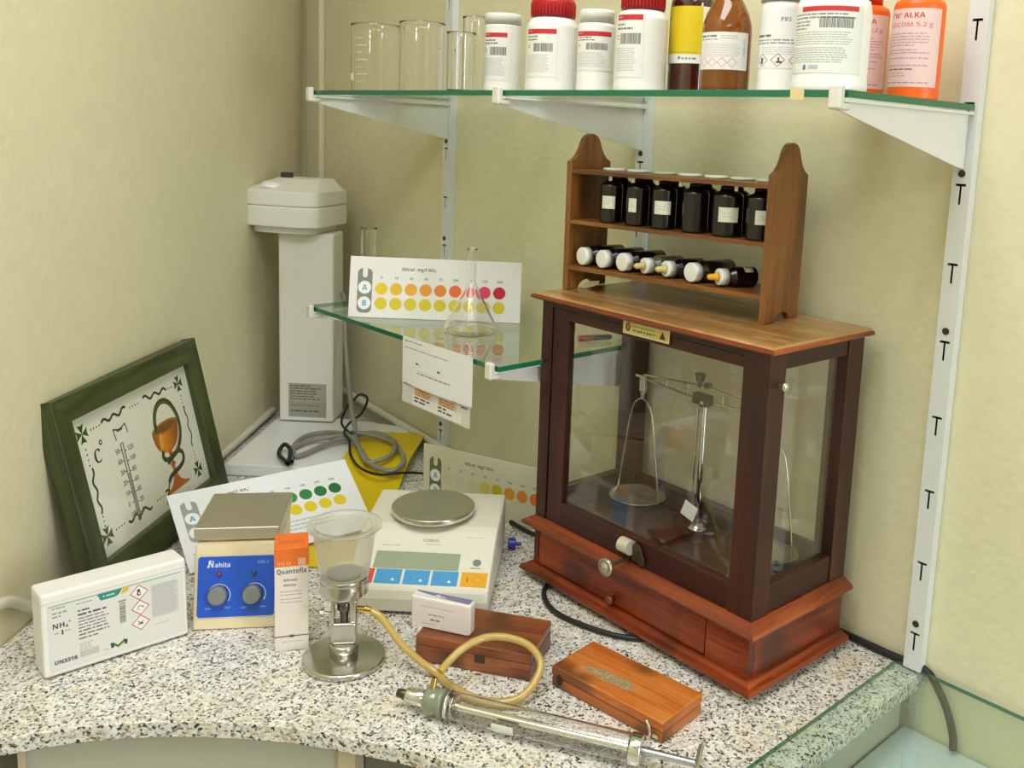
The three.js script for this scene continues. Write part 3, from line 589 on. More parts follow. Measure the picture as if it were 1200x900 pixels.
// ------------------------------------------------------------------ white column instrument in the corner
{
  const t = thing('column_instrument', 'white laboratory instrument with a column and overhanging round head in the corner', 'instrument', [0.187, 0, 0.2145], 0.785);
  // local x = width, -z = towards the corner
  const bp = [[0.205, -0.03], [0.56, -0.03], [0.56, 0.13], [0.44, 0.275], [0.285, 0.28]].map(([d, w]) => [w + 0.0190, -(d - 0.2839)]);   // depth from the corner, width along the front
  part(t, 'base_plate', (() => { const g = extrude(bp, 0.0195, 0.002); g.rotateX(-Math.PI / 2); g.translate(0, 0.003, 0); return g; })(), mat(0xeceeec, 0.35));
  part(t, 'column', bx(0, 0.0275, -0.085, 0.122, 0.455, 0, 0.006), M.deviceWhite);
  const prof = (k) => { const p = [], hw = 0.088 * k, back = -0.072 * k, f0 = 0.040 * k; p.push([-hw, -back], [hw, -back]); for (let i = 0; i <= 36; i++) { const a = i / 36 * Math.PI, q = (v) => Math.sign(v) * Math.abs(v) ** 0.7; p.push([hw * q(Math.cos(a)), -(f0 + 0.034 * k * q(Math.sin(a)))]); } return p; };
  const slab = (y0, y1, k, b) => { const g = extrude(prof(k).map(([x, z]) => [x, z]), y1 - y0 - 2 * b, b); g.rotateX(-Math.PI / 2); g.translate(0, y0 + b, 0); return g; };
  const headAt = (g) => g.rotateY(-0.2).translate(0.022, 0, -0.036);
  const head = part(t, 'head', headAt(merged([slab(0.470, 0.5145, 1, 0.003), slab(0.5145, 0.5155, 0.975, 0), slab(0.5155, 0.548, 1, 0.003), slab(0.455, 0.471, 0.8, 0.002)])), M.deviceWhite);
  // sloping roof of the head
  const roof = (() => { const p = prof(0.97), n = p.length, pos = [], cx = 0, cz = 0; const top = p.map(([x, z]) => [x * 0.6 + 0.012, z * 0.5 + 0.030]); for (let i = 0; i < n; i++) { const j = (i + 1) % n; const A = [p[i][0], 0.548, -p[i][1]], B = [p[j][0], 0.548, -p[j][1]], C = [top[j][0], 0.572, -top[j][1]], D = [top[i][0], 0.572, -top[i][1]]; pos.push(...A, ...B, ...C, ...A, ...C, ...D, 0.012, 0.572, -0.03, ...D, ...C); } const g = new THREE.BufferGeometry(); g.setAttribute('position', new THREE.Float32BufferAttribute(pos, 3)); g.computeVertexNormals(); return g; })();
  part(head, 'head_top', headAt(roof), new THREE.MeshPhysicalMaterial({ color: 0xe8e8de, roughness: 0.42, side: THREE.DoubleSide }));
  part(head, 'dome_button', (() => { const g = new THREE.SphereGeometry(0.026, 32, 12, 0, Math.PI * 2, 0, Math.PI / 2); g.scale(1, 0.55, 0.8); g.translate(-0.03, 0.553, 0.040); return headAt(g); })(), M.whitePlastic);
  part(head, 'knob', headAt(bx(-0.034, 0.5685, -0.026, -0.012, 0.583, -0.006, 0.002)), mat(0x3b3a34, 0.5), 'small black knob');
  part(t, 'type_plate', flatPrint(0.085, 0.078, 0.022, 0.038, 0.0004), printed(canvasTex(256, 256, (c, w, h) => { const r = rng(71); c.fillStyle = '#a6a698'; c.fillRect(0, 0, w, h); greek(c, 12, 14, 220, 6, 20, 10, '#6d6d60', r, 0.4); c.fillStyle = '#9b9c8e'; c.fillRect(0, 140, w, 116); greek(c, 16, 164, 200, 1, 20, 8, '#7a7a6c', r, 0.1); greek(c, 16, 204, 210, 1, 20, 11, '#5b5b50', r, 0.05); }), 0.4), 'grey printed type plate');
}

// ------------------------------------------------------------------ cables and the yellow folder
tag(mesh('coiled_grey_cable', [
  tube([[0.235, 0.315, 0.083], [0.252, 0.300, 0.088], [0.2743, 0.2612, 0.100], [0.2957, 0.2176, 0.110], [0.333, 0.150, 0.125], [0.3825, 0.088, 0.145], [0.4215, 0.045, 0.162], [0.4107, 0.038, 0.1955], [0.4231, 0.033, 0.2512], [0.4378, 0.032, 0.3003], [0.3733, 0.032, 0.2727], [0.3359, 0.033, 0.2202], [0.3552, 0.037, 0.1845], [0.4217, 0.044, 0.172], [0.476, 0.038, 0.1835], [0.5828, 0.032, 0.209], [0.6189, 0.031, 0.193], [0.6028, 0.034, 0.159], [0.535, 0.0365, 0.123], [0.4758, 0.0375, 0.112], [0.425, 0.047, 0.150], [0.395, 0.04, 0.19], [0.372, 0.034, 0.235], [0.39, 0.032, 0.285], [0.43, 0.032, 0.31], [0.463, 0.033, 0.325]], 0.0052, 260),
  tube([[0.4221, 0.044, 0.1618], [0.4243, 0.040, 0.1112], [0.4631, 0.034, 0.0975], [0.5196, 0.042, 0.1232], [0.5681, 0.040, 0.1704], [0.565, 0.036, 0.212], [0.49, 0.04, 0.19], [0.43, 0.045, 0.165]], 0.005, 100),
], M.cableGrey), 'thick grey cable coiled in loops on the instrument base', 'cable');
tag(mesh('coiled_black_cable', [
  tube([[0.425, 0.048, 0.17], [0.332, 0.05, 0.14], [0.34, 0.085, 0.128], [0.357, 0.1, 0.125], [0.385, 0.119, 0.125], [0.413, 0.117, 0.125], [0.399, 0.084, 0.128], [0.36, 0.052, 0.135], [0.41, 0.05, 0.178], [0.45, 0.045, 0.19], [0.498, 0.033, 0.214], [0.576, 0.030, 0.2333], [0.6158, 0.028, 0.2198], [0.6289, 0.026, 0.1799], [0.640, 0.018, 0.135], [0.72, 0.006, 0.08], [0.80, 0.006, 0.06]], 0.0026, 220),
  tube([[0.47, 0.036, 0.338], [0.41, 0.036, 0.325], [0.378, 0.04, 0.297], [0.416, 0.04, 0.303], [0.478, 0.037, 0.34]], 0.0042, 60),
], M.cableBlack), 'thin black cable looped over the grey cable coil', 'cable');
{
  const t = thing('twist_tie', 'blue twist tie binding the coiled grey and black cables', 'cable tie', [0.4235, 0.0435, 0.166], 0.5);
  const g = new THREE.TorusGeometry(0.0105, 0.0021, 8, 24); part(t, 'band', g, M.tie);
}
{
  // bent plastic folder: rear end on the instrument's base plate, front on the worktop
  const pos = [], N = 40, hgt = d => { const k = Math.min(1, Math.max(0, (d - 0.49) / 0.13)), q = k * k * (3 - 2 * k); return 0.0275 + (0.0015 - 0.0275) * q; };
  const P = (d, w, up) => [0.7071 * (d + w), hgt(d) + up, 0.7071 * (d - w)];
  const quad = (a, b, c, e) => pos.push(...a, ...b, ...c, ...a, ...c, ...e);
  for (let i = 0; i < N; i++) {
    const d0 = 0.335 + 0.6 * i / N, d1 = 0.335 + 0.6 * (i + 1) / N, wl = d => 0.186, wr = d => 0.322 - 0.012 * (d - 0.335);
    quad(P(d0, wl(d0), 0.0015), P(d1, wl(d1), 0.0015), P(d1, wr(d1), 0.0015), P(d0, wr(d0), 0.0015));
    quad(P(d0, wr(d0), 0), P(d1, wr(d1), 0), P(d1, wl(d1), 0), P(d0, wl(d0), 0));
    quad(P(d0, wr(d0), 0.0015), P(d1, wr(d1), 0.0015), P(d1, wr(d1), 0), P(d0, wr(d0), 0));
    quad(P(d0, wl(d0), 0), P(d1, wl(d1), 0), P(d1, wl(d1), 0.0015), P(d0, wl(d0), 0.0015));
  }
  for (const [d, f] of [[0.335, 1], [0.935, 0]]) { const q = [P(d, 0.186, 0), P(d, 0.186, 0.0015), P(d, 0.315, 0.0015), P(d, 0.315, 0)]; if (f) quad(q[3], q[2], q[1], q[0]); else quad(...q); }
  const g = new THREE.BufferGeometry(); g.setAttribute('position', new THREE.Float32BufferAttribute(pos, 3)); g.computeVertexNormals();
  tag(mesh('yellow_folder', g, M.yellow), 'long yellow folder lying flat between scale and white instrument', 'folder');
}
tag(mesh('white_cable', tube([[1.5, 0.02, 1.602], [1.15, 0.06, 1.252], [0.93, 0.075, 1.032], [0.86, 0.073, 0.963], [0.806, 0.066, 0.909], [0.78, 0.053, 0.883], [0.75, 0.022, 0.853], [0.70, 0.008, 0.803], [0.55, 0.008, 0.652], [0.345, 0.010, 0.447], [0.2, 0.012, 0.302], [0.07, 0.016, 0.172]], 0.0075, 120), M.cableWhite), 'white cable running along the left wall at worktop level', 'cable');
tag(mesh('black_power_cable', tube([[1.36, 0.006, 0.0075], [1.43, 0.006, 0.0075], [1.507, 0.006, 0.0075], [1.574, 0.006, 0.008], [1.632, 0.005, 0.0065], [1.645, -0.004, 0.009], [1.665, -0.031, 0.011], [1.678, -0.066, 0.012], [1.681, -0.0805, 0.016]], 0.0052, 90), M.cableBlack), 'black power cable dropping over the right end of the worktop', 'cable');
tag(mesh('black_floor_cable', tube([[0.905, 0.005, 0.13], [0.955, 0.005, 0.133], [1.03, 0.005, 0.125], [1.09, 0.005, 0.15], [1.11, 0.005, 0.21], [1.142, 0.005, 0.260], [1.193, 0.005, 0.284], [1.269, 0.005, 0.274], [1.316, 0.005, 0.252], [1.36, 0.005, 0.20]], 0.0038, 90), M.cableBlack), 'black cable loop on the worktop under the balance case front', 'cable');

// ------------------------------------------------------------------ framed picture on the left wall side
{
  // local x runs towards the room corner; the tile stands at x 0..0.355
  const t = thing('framed_tile_picture', 'green wooden frame with white tile of thermometer, goblet and snake', 'picture', [0.7357, 0.0065, 0.7514], 2.3104);
  t.rotation.x = -0.2148;
  const W = 0.3553, Hh = 0.2191, y0 = 0.0415, m = 0.034, mb = 0.0405, d0 = -0.016, d1 = 0.012;
  const memb = (pts) => { const g = extrude(pts, d1 - d0 - 0.004, 0.002); g.translate(0, 0, d0 + 0.002); return g; };
  const y1 = y0 + Hh;
  part(t, 'frame_member', grain(memb([[-m, y0 - mb], [W + m, y0 - mb], [W, y0], [0, y0]]), 'x'), M.frameGreen);
  part(t, 'frame_member', grain(memb([[0, y1], [W, y1], [W + m, y1 + m], [-m, y1 + m]]), 'x', 0.3), M.frameGreen);
  part(t, 'frame_member', grain(memb([[-m, y0 - mb], [0, y0], [0, y1], [-m, y1 + m]]), 'y', 0.6), M.frameGreen);
  part(t, 'frame_member', grain(memb([[W, y0], [W + m, y0 - mb], [W + m, y1 + m], [W, y1]]), 'y', 0.1), M.frameGreen);
  part(t, 'backing', bx(0, y0, -0.0155, W, y1, -0.004, 0), mat(0x6b5a3c, 0.8));
  const tex = canvasTex(960, 592, (c, w, h) => {
    const r = rng(81);
    c.fillStyle = '#dfe0cf'; c.fillRect(0, 0, w, h);
    c.lineCap = 'round'; c.lineJoin = 'round';
    const IN = 92, IT = 82; const leaf = (x, y, s) => { c.fillStyle = '#1f4a22'; for (let k = 0; k < 4; k++) { const a = k * Math.PI / 2 + Math.PI / 4 + 0.78; c.beginPath(); c.moveTo(x, y); c.lineTo(x + Math.cos(a - 0.5) * s, y + Math.sin(a - 0.5) * s); c.lineTo(x + Math.cos(a) * s * 0.75, y + Math.sin(a) * s * 0.75); c.lineTo(x + Math.cos(a + 0.5) * s, y + Math.sin(a + 0.5) * s); c.closePath(); c.fill(); } c.fillStyle = '#5d7a3c'; c.beginPath(); c.arc(x, y, 6, 0, 7); c.fill(); };
    for (const [x, y] of [[IN, IT], [w - IN, IT], [IN, h - IT], [w - IN, h - IT]]) leaf(x, y, 44);
    c.strokeStyle = '#2a2c20';
    const squiggle = (x0, y0s, x1, y1s, amp, lw) => { c.lineWidth = lw; c.beginPath(); for (let i = 0; i <= 40; i++) { const s = i / 40, nx = -(y1s - y0s), ny = x1 - x0, L = Math.hypot(nx, ny); const o = amp * Math.sin(s * Math.PI * 5) + 0.8 * amp * (s > 0.8 ? (s - 0.8) * 9 : 0); c[i ? 'lineTo' : 'moveTo'](x0 + (x1 - x0) * s + nx / L * o, y0s + (y1s - y0s) * s + ny / L * o); } c.stroke(); };
    squiggle(230, 76, 410, 74, -8, 11); squiggle(w - 210, 76, w - 400, 74, 8, 11); squiggle(250, h - 76, 430, h - 78, 8, 11); squiggle(w - 220, h - 72, w - 400, h - 74, 8, 11);
    squiggle(IN, h - 180, IN, 230, 7, 11); squiggle(w - 84, 200, w - 84, h - 200, 6, 9);
    c.fillStyle = '#2a2c20';
    for (const [x, y, dx, dy] of [[152, IT, 20, 0], [446, 76, 22, 0], [IN, 146, 0, 22], [IN, h - 165, 0, 20], [155, h - IT, 20, 0], [480, h - 76, 20, 0], [w - 150, IT, -18, 0], [w - IN, 142, 0, 18], [w - IN, h - 170, 0, 16]]) for (let k = 0; k < 4; k++) { c.beginPath(); c.arc(x + dx * k, y + dy * k, 4, 0, 7); c.fill(); }
    // C and the degree sign, the bracket over the scale
    c.font = 'bold 78px serif'; c.fillText('C', 128, 222); c.lineWidth = 6; c.beginPath(); c.arc(192, 148, 8, 0, 7); c.stroke();
    c.beginPath(); c.moveTo(298, 176); c.lineTo(292, 128); c.lineTo(320, 136); c.moveTo(352, 136); c.lineTo(382, 126); c.lineTo(388, 166); c.stroke(); for (const x of [322, 336, 350]) { c.beginPath(); c.arc(x, 140, 4, 0, 7); c.stroke(); }
    // thermometer
    c.fillStyle = '#6f7068'; c.fillRect(315, 196, 26, 326); c.fillStyle = '#d6d7cc'; c.fillRect(323, 200, 10, 318); c.fillStyle = '#4b4c46'; c.fillRect(326, 330, 5, 190); c.beginPath(); c.arc(328, 530, 12, 0, 7); c.fill();
    for (let k = 0; k < 7; k++) { const y = 222 + k * 46; c.fillStyle = '#4c4d45'; c.fillRect(302, y, 13, 4); c.fillRect(342, y + 10, 13, 4); c.fillStyle = '#54554d'; c.font = 'bold 28px sans-serif'; c.fillText(String(50 - k * 10), 272, y + 10); c.fillText(String(120 - k * 20), 358, y + 20); }
    // goblet
    const G = c.createLinearGradient(560, 0, 790, 0); G.addColorStop(0, '#8a4a12'); G.addColorStop(0.35, '#d98c1c'); G.addColorStop(0.6, '#c06f18'); G.addColorStop(1, '#7d3f14');
    c.fillStyle = G; c.beginPath(); c.moveTo(560, 236); c.bezierCurveTo(560, 330, 620, 352, 668, 352); c.bezierCurveTo(720, 352, 778, 330, 786, 228); c.closePath(); c.fill();
    c.fillStyle = '#9c6420'; c.beginPath(); c.ellipse(673, 234, 113, 26, -0.02, 0, 7); c.fill(); c.fillStyle = '#7b4a16'; c.beginPath(); c.ellipse(673, 236, 96, 18, 0, 0, 7); c.fill();
    c.fillStyle = '#b5601c'; c.beginPath(); c.moveTo(654, 345); c.lineTo(688, 345); c.lineTo(682, 400); c.lineTo(694, 412); c.lineTo(682, 426); c.bezierCurveTo(684, 490, 720, 510, 776, 520); c.lineTo(776, 532); c.lineTo(566, 532); c.lineTo(566, 520); c.bezierCurveTo(630, 510, 656, 490, 658, 426); c.lineTo(648, 412); c.lineTo(660, 400); c.closePath(); c.fill();
    c.fillStyle = '#e0a23a'; c.beginPath(); c.ellipse(620, 290, 16, 40, 0.2, 0, 7); c.fill();
    // snake
    c.strokeStyle = '#33401c'; c.lineWidth = 26; c.beginPath(); c.moveTo(600, 216); c.bezierCurveTo(606, 120, 700, 90, 760, 150); c.bezierCurveTo(830, 240, 800, 330, 720, 372); c.stroke();
    c.lineWidth = 22; c.beginPath(); c.moveTo(720, 372); c.bezierCurveTo(640, 400, 590, 372, 612, 342); c.moveTo(640, 396); c.bezierCurveTo(720, 350, 790, 372, 766, 420); c.bezierCurveTo(740, 460, 640, 440, 610, 474); c.stroke();
    c.lineWidth = 10; c.beginPath(); c.moveTo(610, 474); c.bezierCurveTo(580, 510, 570, 540, 552, 560); c.stroke();
    c.strokeStyle = '#5b6a30'; c.lineWidth = 5; c.beginPath(); c.moveTo(602, 206); c.bezierCurveTo(612, 124, 700, 96, 756, 152); c.bezierCurveTo(822, 240, 794, 326, 718, 366); c.stroke();
    c.fillStyle = '#33401c'; c.beginPath(); c.ellipse(600, 220, 13, 18, 0.3, 0, 7); c.fill();
  });
  part(t, 'painted_tile', [flatPrint(W, Hh, 0, y0, -0.0015)], printed(tex, 0.25, { clearcoat: 0.5, clearcoatRoughness: 0.1 }), 'white painted tile');
}

// ------------------------------------------------------------------ boxes, stirrer
function haz(c, x, y, s, kind) {
  c.strokeStyle = '#c0392f'; c.lineWidth = 7; c.fillStyle = '#ecece6'; c.beginPath(); c.moveTo(x, y - s); c.lineTo(x + s, y); c.lineTo(x, y + s); c.lineTo(x - s, y); c.closePath(); c.fill(); c.stroke();
  c.fillStyle = '#1f211f'; c.strokeStyle = '#1f211f';
  if (kind === 0) { c.beginPath(); c.arc(x - 4, y - 20, 13, 0, 7); c.fill(); c.fillRect(x - 18, y - 6, 30, 34); c.fillStyle = '#ecece6'; c.beginPath(); c.moveTo(x, y - 2); c.lineTo(x + 12, y + 8); c.lineTo(x - 2, y + 20); c.lineTo(x - 10, y + 8); c.fill(); }
  if (kind === 1) { c.lineWidth = 8; c.strokeStyle = '#6b7069'; c.beginPath(); c.arc(x, y + 8, 24, 3.6, 6.2); c.stroke(); c.fillStyle = '#6b7069'; c.fillRect(x + 16, y - 6, 14, 12); c.fillRect(x - 28, y + 10, 18, 8); }
  if (kind === 2) { c.lineWidth = 6; c.beginPath(); c.moveTo(x - 22, y - 18); c.lineTo(x - 6, y + 6); c.moveTo(x + 20, y - 14); c.lineTo(x + 4, y + 8); c.stroke(); c.fillRect(x - 26, y + 8, 46, 9); c.fillRect(x - 4, y - 4, 18, 10); }
}
{
  const L = 0.1749, D = 0.046, H = 0.1078, t = thing('reagent_kit_box', 'white cardboard test kit box with three red hazard diamonds', 'box', [0.9139, 0.0026, 0.8808], 1.547);
  t.rotation.x = -0.0529;
  part(t, 'carton', bx(0, 0, -D, L, H, 0, 0.004), M.cardboard);
  part(t, 'lid_seam', [bx(-0.0003, H * 0.885, -D - 0.0003, L + 0.0003, H * 0.891, 0.0003, 0)], mat(0xbfbfba, 0.7));
  const tex = canvasTex(1100, 620, (c, w, h) => {
    const r = rng(91);
    c.fillStyle = '#dcddd7'; c.fillRect(0, 0, w, h);
    c.fillStyle = '#2c8a78'; c.fillRect(14, 12, w - 40, 6); c.beginPath(); c.moveTo(385, 12); c.lineTo(590, 12); c.lineTo(560, 62); c.quadraticCurveTo(540, 80, 500, 80); c.lineTo(412, 80); c.closePath(); c.fill();
    c.fillStyle = '#e0b626'; c.beginPath(); c.moveTo(596, 14); c.lineTo(650, 14); c.lineTo(630, 58); c.lineTo(572, 72); c.closePath(); c.fill();
    greek(c, 430, 40, 100, 1, 10, 14, '#b9dcd2', r, 0);
    greek(c, 40, 34, 100, 1, 12, 10, '#6e8a84', r, 0); greek(c, 40, 78, 110, 1, 12, 13, '#83847d', r, 0); greek(c, 40, 110, 80, 1, 12, 13, '#83847d', r, 0);
    c.fillStyle = '#2a2b29'; chem(c, 34, 226, 66, [['NH', 0], ['4', -1], ['+', 1]]);
    c.fillRect(104, 250, 12, 44); greek(c, 48, 268, 46, 1, 10, 8, '#888', r, 0); greek(c, 126, 262, 46, 1, 10, 8, '#888', r, 0);
    c.font = 'bold 48px sans-serif'; c.fillText('UN3316', 36, 560); c.strokeStyle = '#2a2b29'; c.lineWidth = 3; c.strokeText('UN3316', 36, 560);
    greek(c, 225, 48, 130, 1, 12, 8, '#85867f', r, 0);
    greek(c, 232, 112, 90, 1, 12, 14, '#4c4d49', r, 0); greek(c, 232, 148, 220, 1, 12, 17, '#4a4b47', r, 0);
    greek(c, 232, 186, 260, 4, 30, 12, '#7d7e78', r, 0.2); greek(c, 232, 306, 240, 2, 34, 14, '#70716b', r, 0.15); greek(c, 232, 376, 150, 1, 30, 13, '#70716b', r, 0);
    greek(c, 232, 430, 120, 5, 18, 7, '#a3a49e', r, 0.3); c.fillStyle = '#bfc0b9'; c.fillRect(232, 500, 150, 60);
    c.save(); c.translate(560, 150); bars(c, 0, 0, 46, 200, rng(4), '#8d8e88'); c.restore(); c.fillStyle = '#6e6f69'; c.fillRect(548, 132, 66, 12); for (let y = 160; y < 350; y += 7) { c.fillStyle = r() > 0.5 ? '#55564f' : '#b5b6af'; c.fillRect(556, y, 50, 4); }
    // brand mark: wave-shaped M
    c.fillStyle = '#23463a'; c.beginPath(); c.moveTo(470, 516); c.lineTo(496, 512); c.lineTo(500, 560); c.lineTo(478, 566); c.closePath(); c.fill();
    c.strokeStyle = '#3d5c2e'; c.lineWidth = 17; c.beginPath(); c.moveTo(486, 520); c.lineTo(530, 560); c.lineTo(582, 524); c.stroke(); c.strokeStyle = '#b9bd36'; c.lineWidth = 8; c.beginPath(); c.moveTo(500, 546); c.lineTo(534, 574); c.lineTo(596, 536); c.stroke(); c.fillStyle = '#23463a'; c.beginPath(); c.moveTo(576, 508); c.lineTo(610, 522); c.lineTo(606, 560); c.lineTo(588, 566); c.closePath(); c.fill();
    greek(c, 420, 556, 40, 1, 10, 8, '#999', r, 0);
    haz(c, 722, 104, 72, 0); haz(c, 726, 252, 72, 1); haz(c, 726, 400, 72, 2);
    c.fillStyle = '#cfd0ca'; c.fillRect(818, 70, 232, 330); greek(c, 826, 76, 220, 24, 13, 6, '#a9aaa4', r, 0.12);
    greek(c, 836, 462, 130, 1, 12, 7, '#b5b6b0', r, 0);
  });
  part(t, 'label', flatPrint(L * 0.94, H * 0.80, L * 0.035, H * 0.06, 0.0004), printed(tex, 0.6), 'printed label with chemical warning pictograms');
}
{
  const yaw = 0.9659, t = thing('magnetic_stirrer', 'small laboratory stirrer with square steel plate and blue control panel', 'stirrer', [0.9055, 0, 0.6957], yaw);
  const L = 0.1115, H = 0.110, ln = 0.2206, D = 0.135;
  // wedge body, side profile extruded along x
  const prof = [[0, 0.004], [Math.tan(ln) * H, H], [D, H], [D, 0.004]];
  const body = extrude(prof.map(([z, y]) => [z, y]), L - 0.006, 0.003); body.rotateY(Math.PI / 2); body.translate(0.003, 0, 0);
  part(t, 'housing', body, M.cream);
  for (const [a, b] of [[0.015, -0.02], [L - 0.015, -0.02], [0.015, -D + 0.02], [L - 0.015, -D + 0.02]]) part(t, 'foot', cyl(0.006, 0.006, 0.0038, a, 0.0002, b), M.cableBlack);
  const P = new THREE.Group(); P.name = 'control_panel'; P.position.set(0, 0.004, 0.0034); P.rotation.x = -ln; t.add(P);
  const tex = canvasTex(640, 520, (c, w, h) => {
    c.fillStyle = '#e0d6b6'; c.fillRect(0, 0, w, h); c.fillStyle = '#2257c4'; c.beginPath(); c.roundRect(4, 4, w - 8, h - 8, 26); c.fill();
    c.fillStyle = '#d9e0ec'; c.font = 'bold 80px sans-serif'; c.fillText('N', 84, 96, 52); c.beginPath(); c.moveTo(76, 98); c.lineTo(104, 34); c.lineTo(114, 34); c.lineTo(90, 98); c.fill(); c.font = 'bold 56px sans-serif'; c.fillText('ahita', 140, 96, 130);
    c.fillStyle = '#8fb0e0'; c.font = '38px sans-serif'; c.fillText('690-2', 488, 74, 110);
    c.strokeStyle = '#c9d6ee'; c.lineWidth = 7; for (const x of [180, 470]) { c.beginPath(); c.arc(x, 330, 92, -2.6, 0.6); c.stroke(); }
    c.fillStyle = '#9db8e2'; c.font = '24px sans-serif'; for (const x of [180, 470]) { c.fillText('MIN', x - 110, 450); c.fillText('MAX', x + 50, 446); }
  });
  const panel = mesh('panel_face', flatPrint(L * 0.93, 0.084, L * 0.04, 0.0125, 0.0004), printed(tex, 0.35), P); panel.userData.label = 'blue printed panel';
  const knob = (x) => { const g = lathe([[0, 0.011], [0.0105, 0.011], [0.0122, 0.0095], [0.0138, 0.0005], [0, 0.0005]], 32); g.rotateX(Math.PI / 2); g.translate(x, 0.0435, 0); return [g, bx(x - 0.0008, 0.0445, 0.0108, x + 0.0008, 0.054, 0.0115, 0.0003)]; };
  mesh('knob', knob(0.0325), M.greyKnob, P); mesh('knob_001', knob(0.078), M.greyKnob, P);
  const led = (x, m, n) => { const g = new THREE.SphereGeometry(0.0033, 16, 10); g.translate(x, 0.0715, 0.0012); mesh(n, g, m, P); };
  led(0.0335, M.ledRed, 'red_lamp'); led(0.0795, M.ledGreen, 'green_lamp');
  part(t, 'plate_post', [bx(0.012, H, -0.125, L - 0.012, H + 0.0062, -0.036, 0.002)], M.cream);
  part(t, 'top_plate', bx(-0.003, H + 0.0064, -0.158, L, H + 0.0245, -0.0285, 0.002), M.brushed, 'square brushed steel top plate');
}
{
  const L = 0.0428, D = 0.0476, H = 0.1437, t = thing('test_strip_box', 'narrow upright box with orange top and pale front', 'box', [1.0295, 0.0004, 0.6367], 1.0994);
  part(t, 'carton', bx(0, 0, -D, L, H, 0, 0.0012), M.cardboard);
  part(t, 'orange_top', [bx(-0.0004, H - 0.0245, -D - 0.0004, L + 0.0004, H + 0.0004, 0.0004, 0.001)], M.orangeCard);
  part(t, 'top_print', (() => { const g = new THREE.PlaneGeometry(L * 0.8, 0.01); g.rotateX(-Math.PI / 2); g.translate(L / 2, H + 0.0008, -0.02); return g; })(), printed(canvasTex(128, 32, (c, w, h) => { c.fillStyle = '#e8742a'; c.fillRect(0, 0, w, h); greek(c, 4, 6, 120, 2, 12, 5, '#b4502a', rng(6), 0.05); })));
  const tex = canvasTex(320, 1070, (c, w, h) => {
    const r = rng(95); c.fillStyle = '#e6ded2'; c.fillRect(0, 0, w, h); c.fillStyle = '#e8742a'; c.fillRect(0, 0, w, 184);
    c.fillStyle = '#f0b487'; c.font = 'bold 42px sans-serif'; c.fillText('913 13', 26, 168); c.fillStyle = '#e3b59a'; c.fillRect(222, 104, 70, 76);
    c.fillStyle = '#45464e'; c.font = 'bold 68px sans-serif'; c.fillText('Quantofix', 16, 258, 290);
    c.font = 'bold 38px sans-serif'; c.fillText('Nitrate', 82, 338); c.fillText('Nitrite', 82, 392);
    greek(c, 50, 440, 230, 2, 34, 9, '#a59d94', r, 0.2); greek(c, 50, 520, 220, 2, 34, 9, '#a59d94', r, 0.1);
    c.fillStyle = '#56565a'; c.fillRect(0, 912, w, 12); c.beginPath(); c.ellipse(160, 918, 28, 15, 0, 0, 7); c.fill(); greek(c, 60, 972, 210, 1, 10, 8, '#b5ada2', r, 0.1);
  });
  part(t, 'front_print', flatPrint(L - 0.0004, H - 0.0004, 0.0002, 0.0002, 0.0008), printed(tex, 0.55), 'printed front');
}

// ------------------------------------------------------------------ vacuum filter funnel with its hose
{
  const t = thing('filter_funnel', 'steel filter stand holding a translucent plastic cup', 'filter funnel', [1.104, 0, 0.577], 0.95);
  part(t, 'foot_disc', lathe([[0, 0.0004], [0.051, 0.0004], [0.0535, 0.002], [0.0535, 0.0065], [0.051, 0.009], [0.02, 0.0105], [0, 0.0105]], 64), M.steel);
  part(t, 'pillar', [lathe([[0.0, 0.0106], [0.0185, 0.0106], [0.0185, 0.024], [0.0175, 0.026], [0, 0.026]], 40), bx(-0.0165, 0.026, -0.009, 0.0165, 0.056, 0.009, 0.004), bx(-0.0165, 0.056, -0.012, -0.012, 0.088, 0.010, 0.002), bx(0.007, 0.056, -0.012, 0.0165, 0.088, 0.010, 0.003)], M.steel);
  part(t, 'outlet', [lathe([[0, 0.043], [0.003, 0.043], [0.0048, 0.058], [0.0062, 0.0715], [0.0092, 0.0725], [0.0095, 0.088], [0, 0.088]], 28)], mat(0x6b6860, 0.25, { metalness: 0.9 }));
  part(t, 'collar', lathe([[0, 0.0885], [0.020, 0.0885], [0.0235, 0.091], [0.029, 0.0965], [0.0308, 0.098], [0.0308, 0.112], [0.0292, 0.1135], [0.0308, 0.115], [0.0308, 0.1195], [0.0295, 0.1205], [0, 0.1205]], 56), M.steel);
  part(t, 'valve', [rod(V(-0.0165, 0.066, 0), V(-0.026, 0.066, 0), 0.003), rod(V(-0.026, 0.066, 0), V(-0.030, 0.066, 0), 0.0075)], M.steel);
  part(t, 'hose_nipple', [rod(V(0.0165, 0.073, 0.002), V(0.026, 0.072, 0.003), 0.004), rod(V(0.026, 0.072, 0.003), V(0.034, 0.071, 0.004), 0.0052, 0.004)], M.brass);
  part(t, 'mesh_disc', lathe([[0, 0.1207], [0.0205, 0.1207], [0.0215, 0.1215], [0.0205, 0.1222], [0, 0.1222]], 40), mat(0x84857e, 0.6, { metalness: 0.4 }));
  part(t, 'plastic_cup', [lathe([[0.022, 0.1208], [0.031, 0.1208], [0.0318, 0.124], [0.0312, 0.128], [0.0325, 0.130], [0.0385, 0.171], [0.0392, 0.1845], [0.0475, 0.1865], [0.0475, 0.189], [0.0385, 0.1895], [0.0375, 0.184], [0.0372, 0.171], [0.031, 0.131], [0.022, 0.1235]], 64)], M.frosted, 'translucent plastic cup');
}
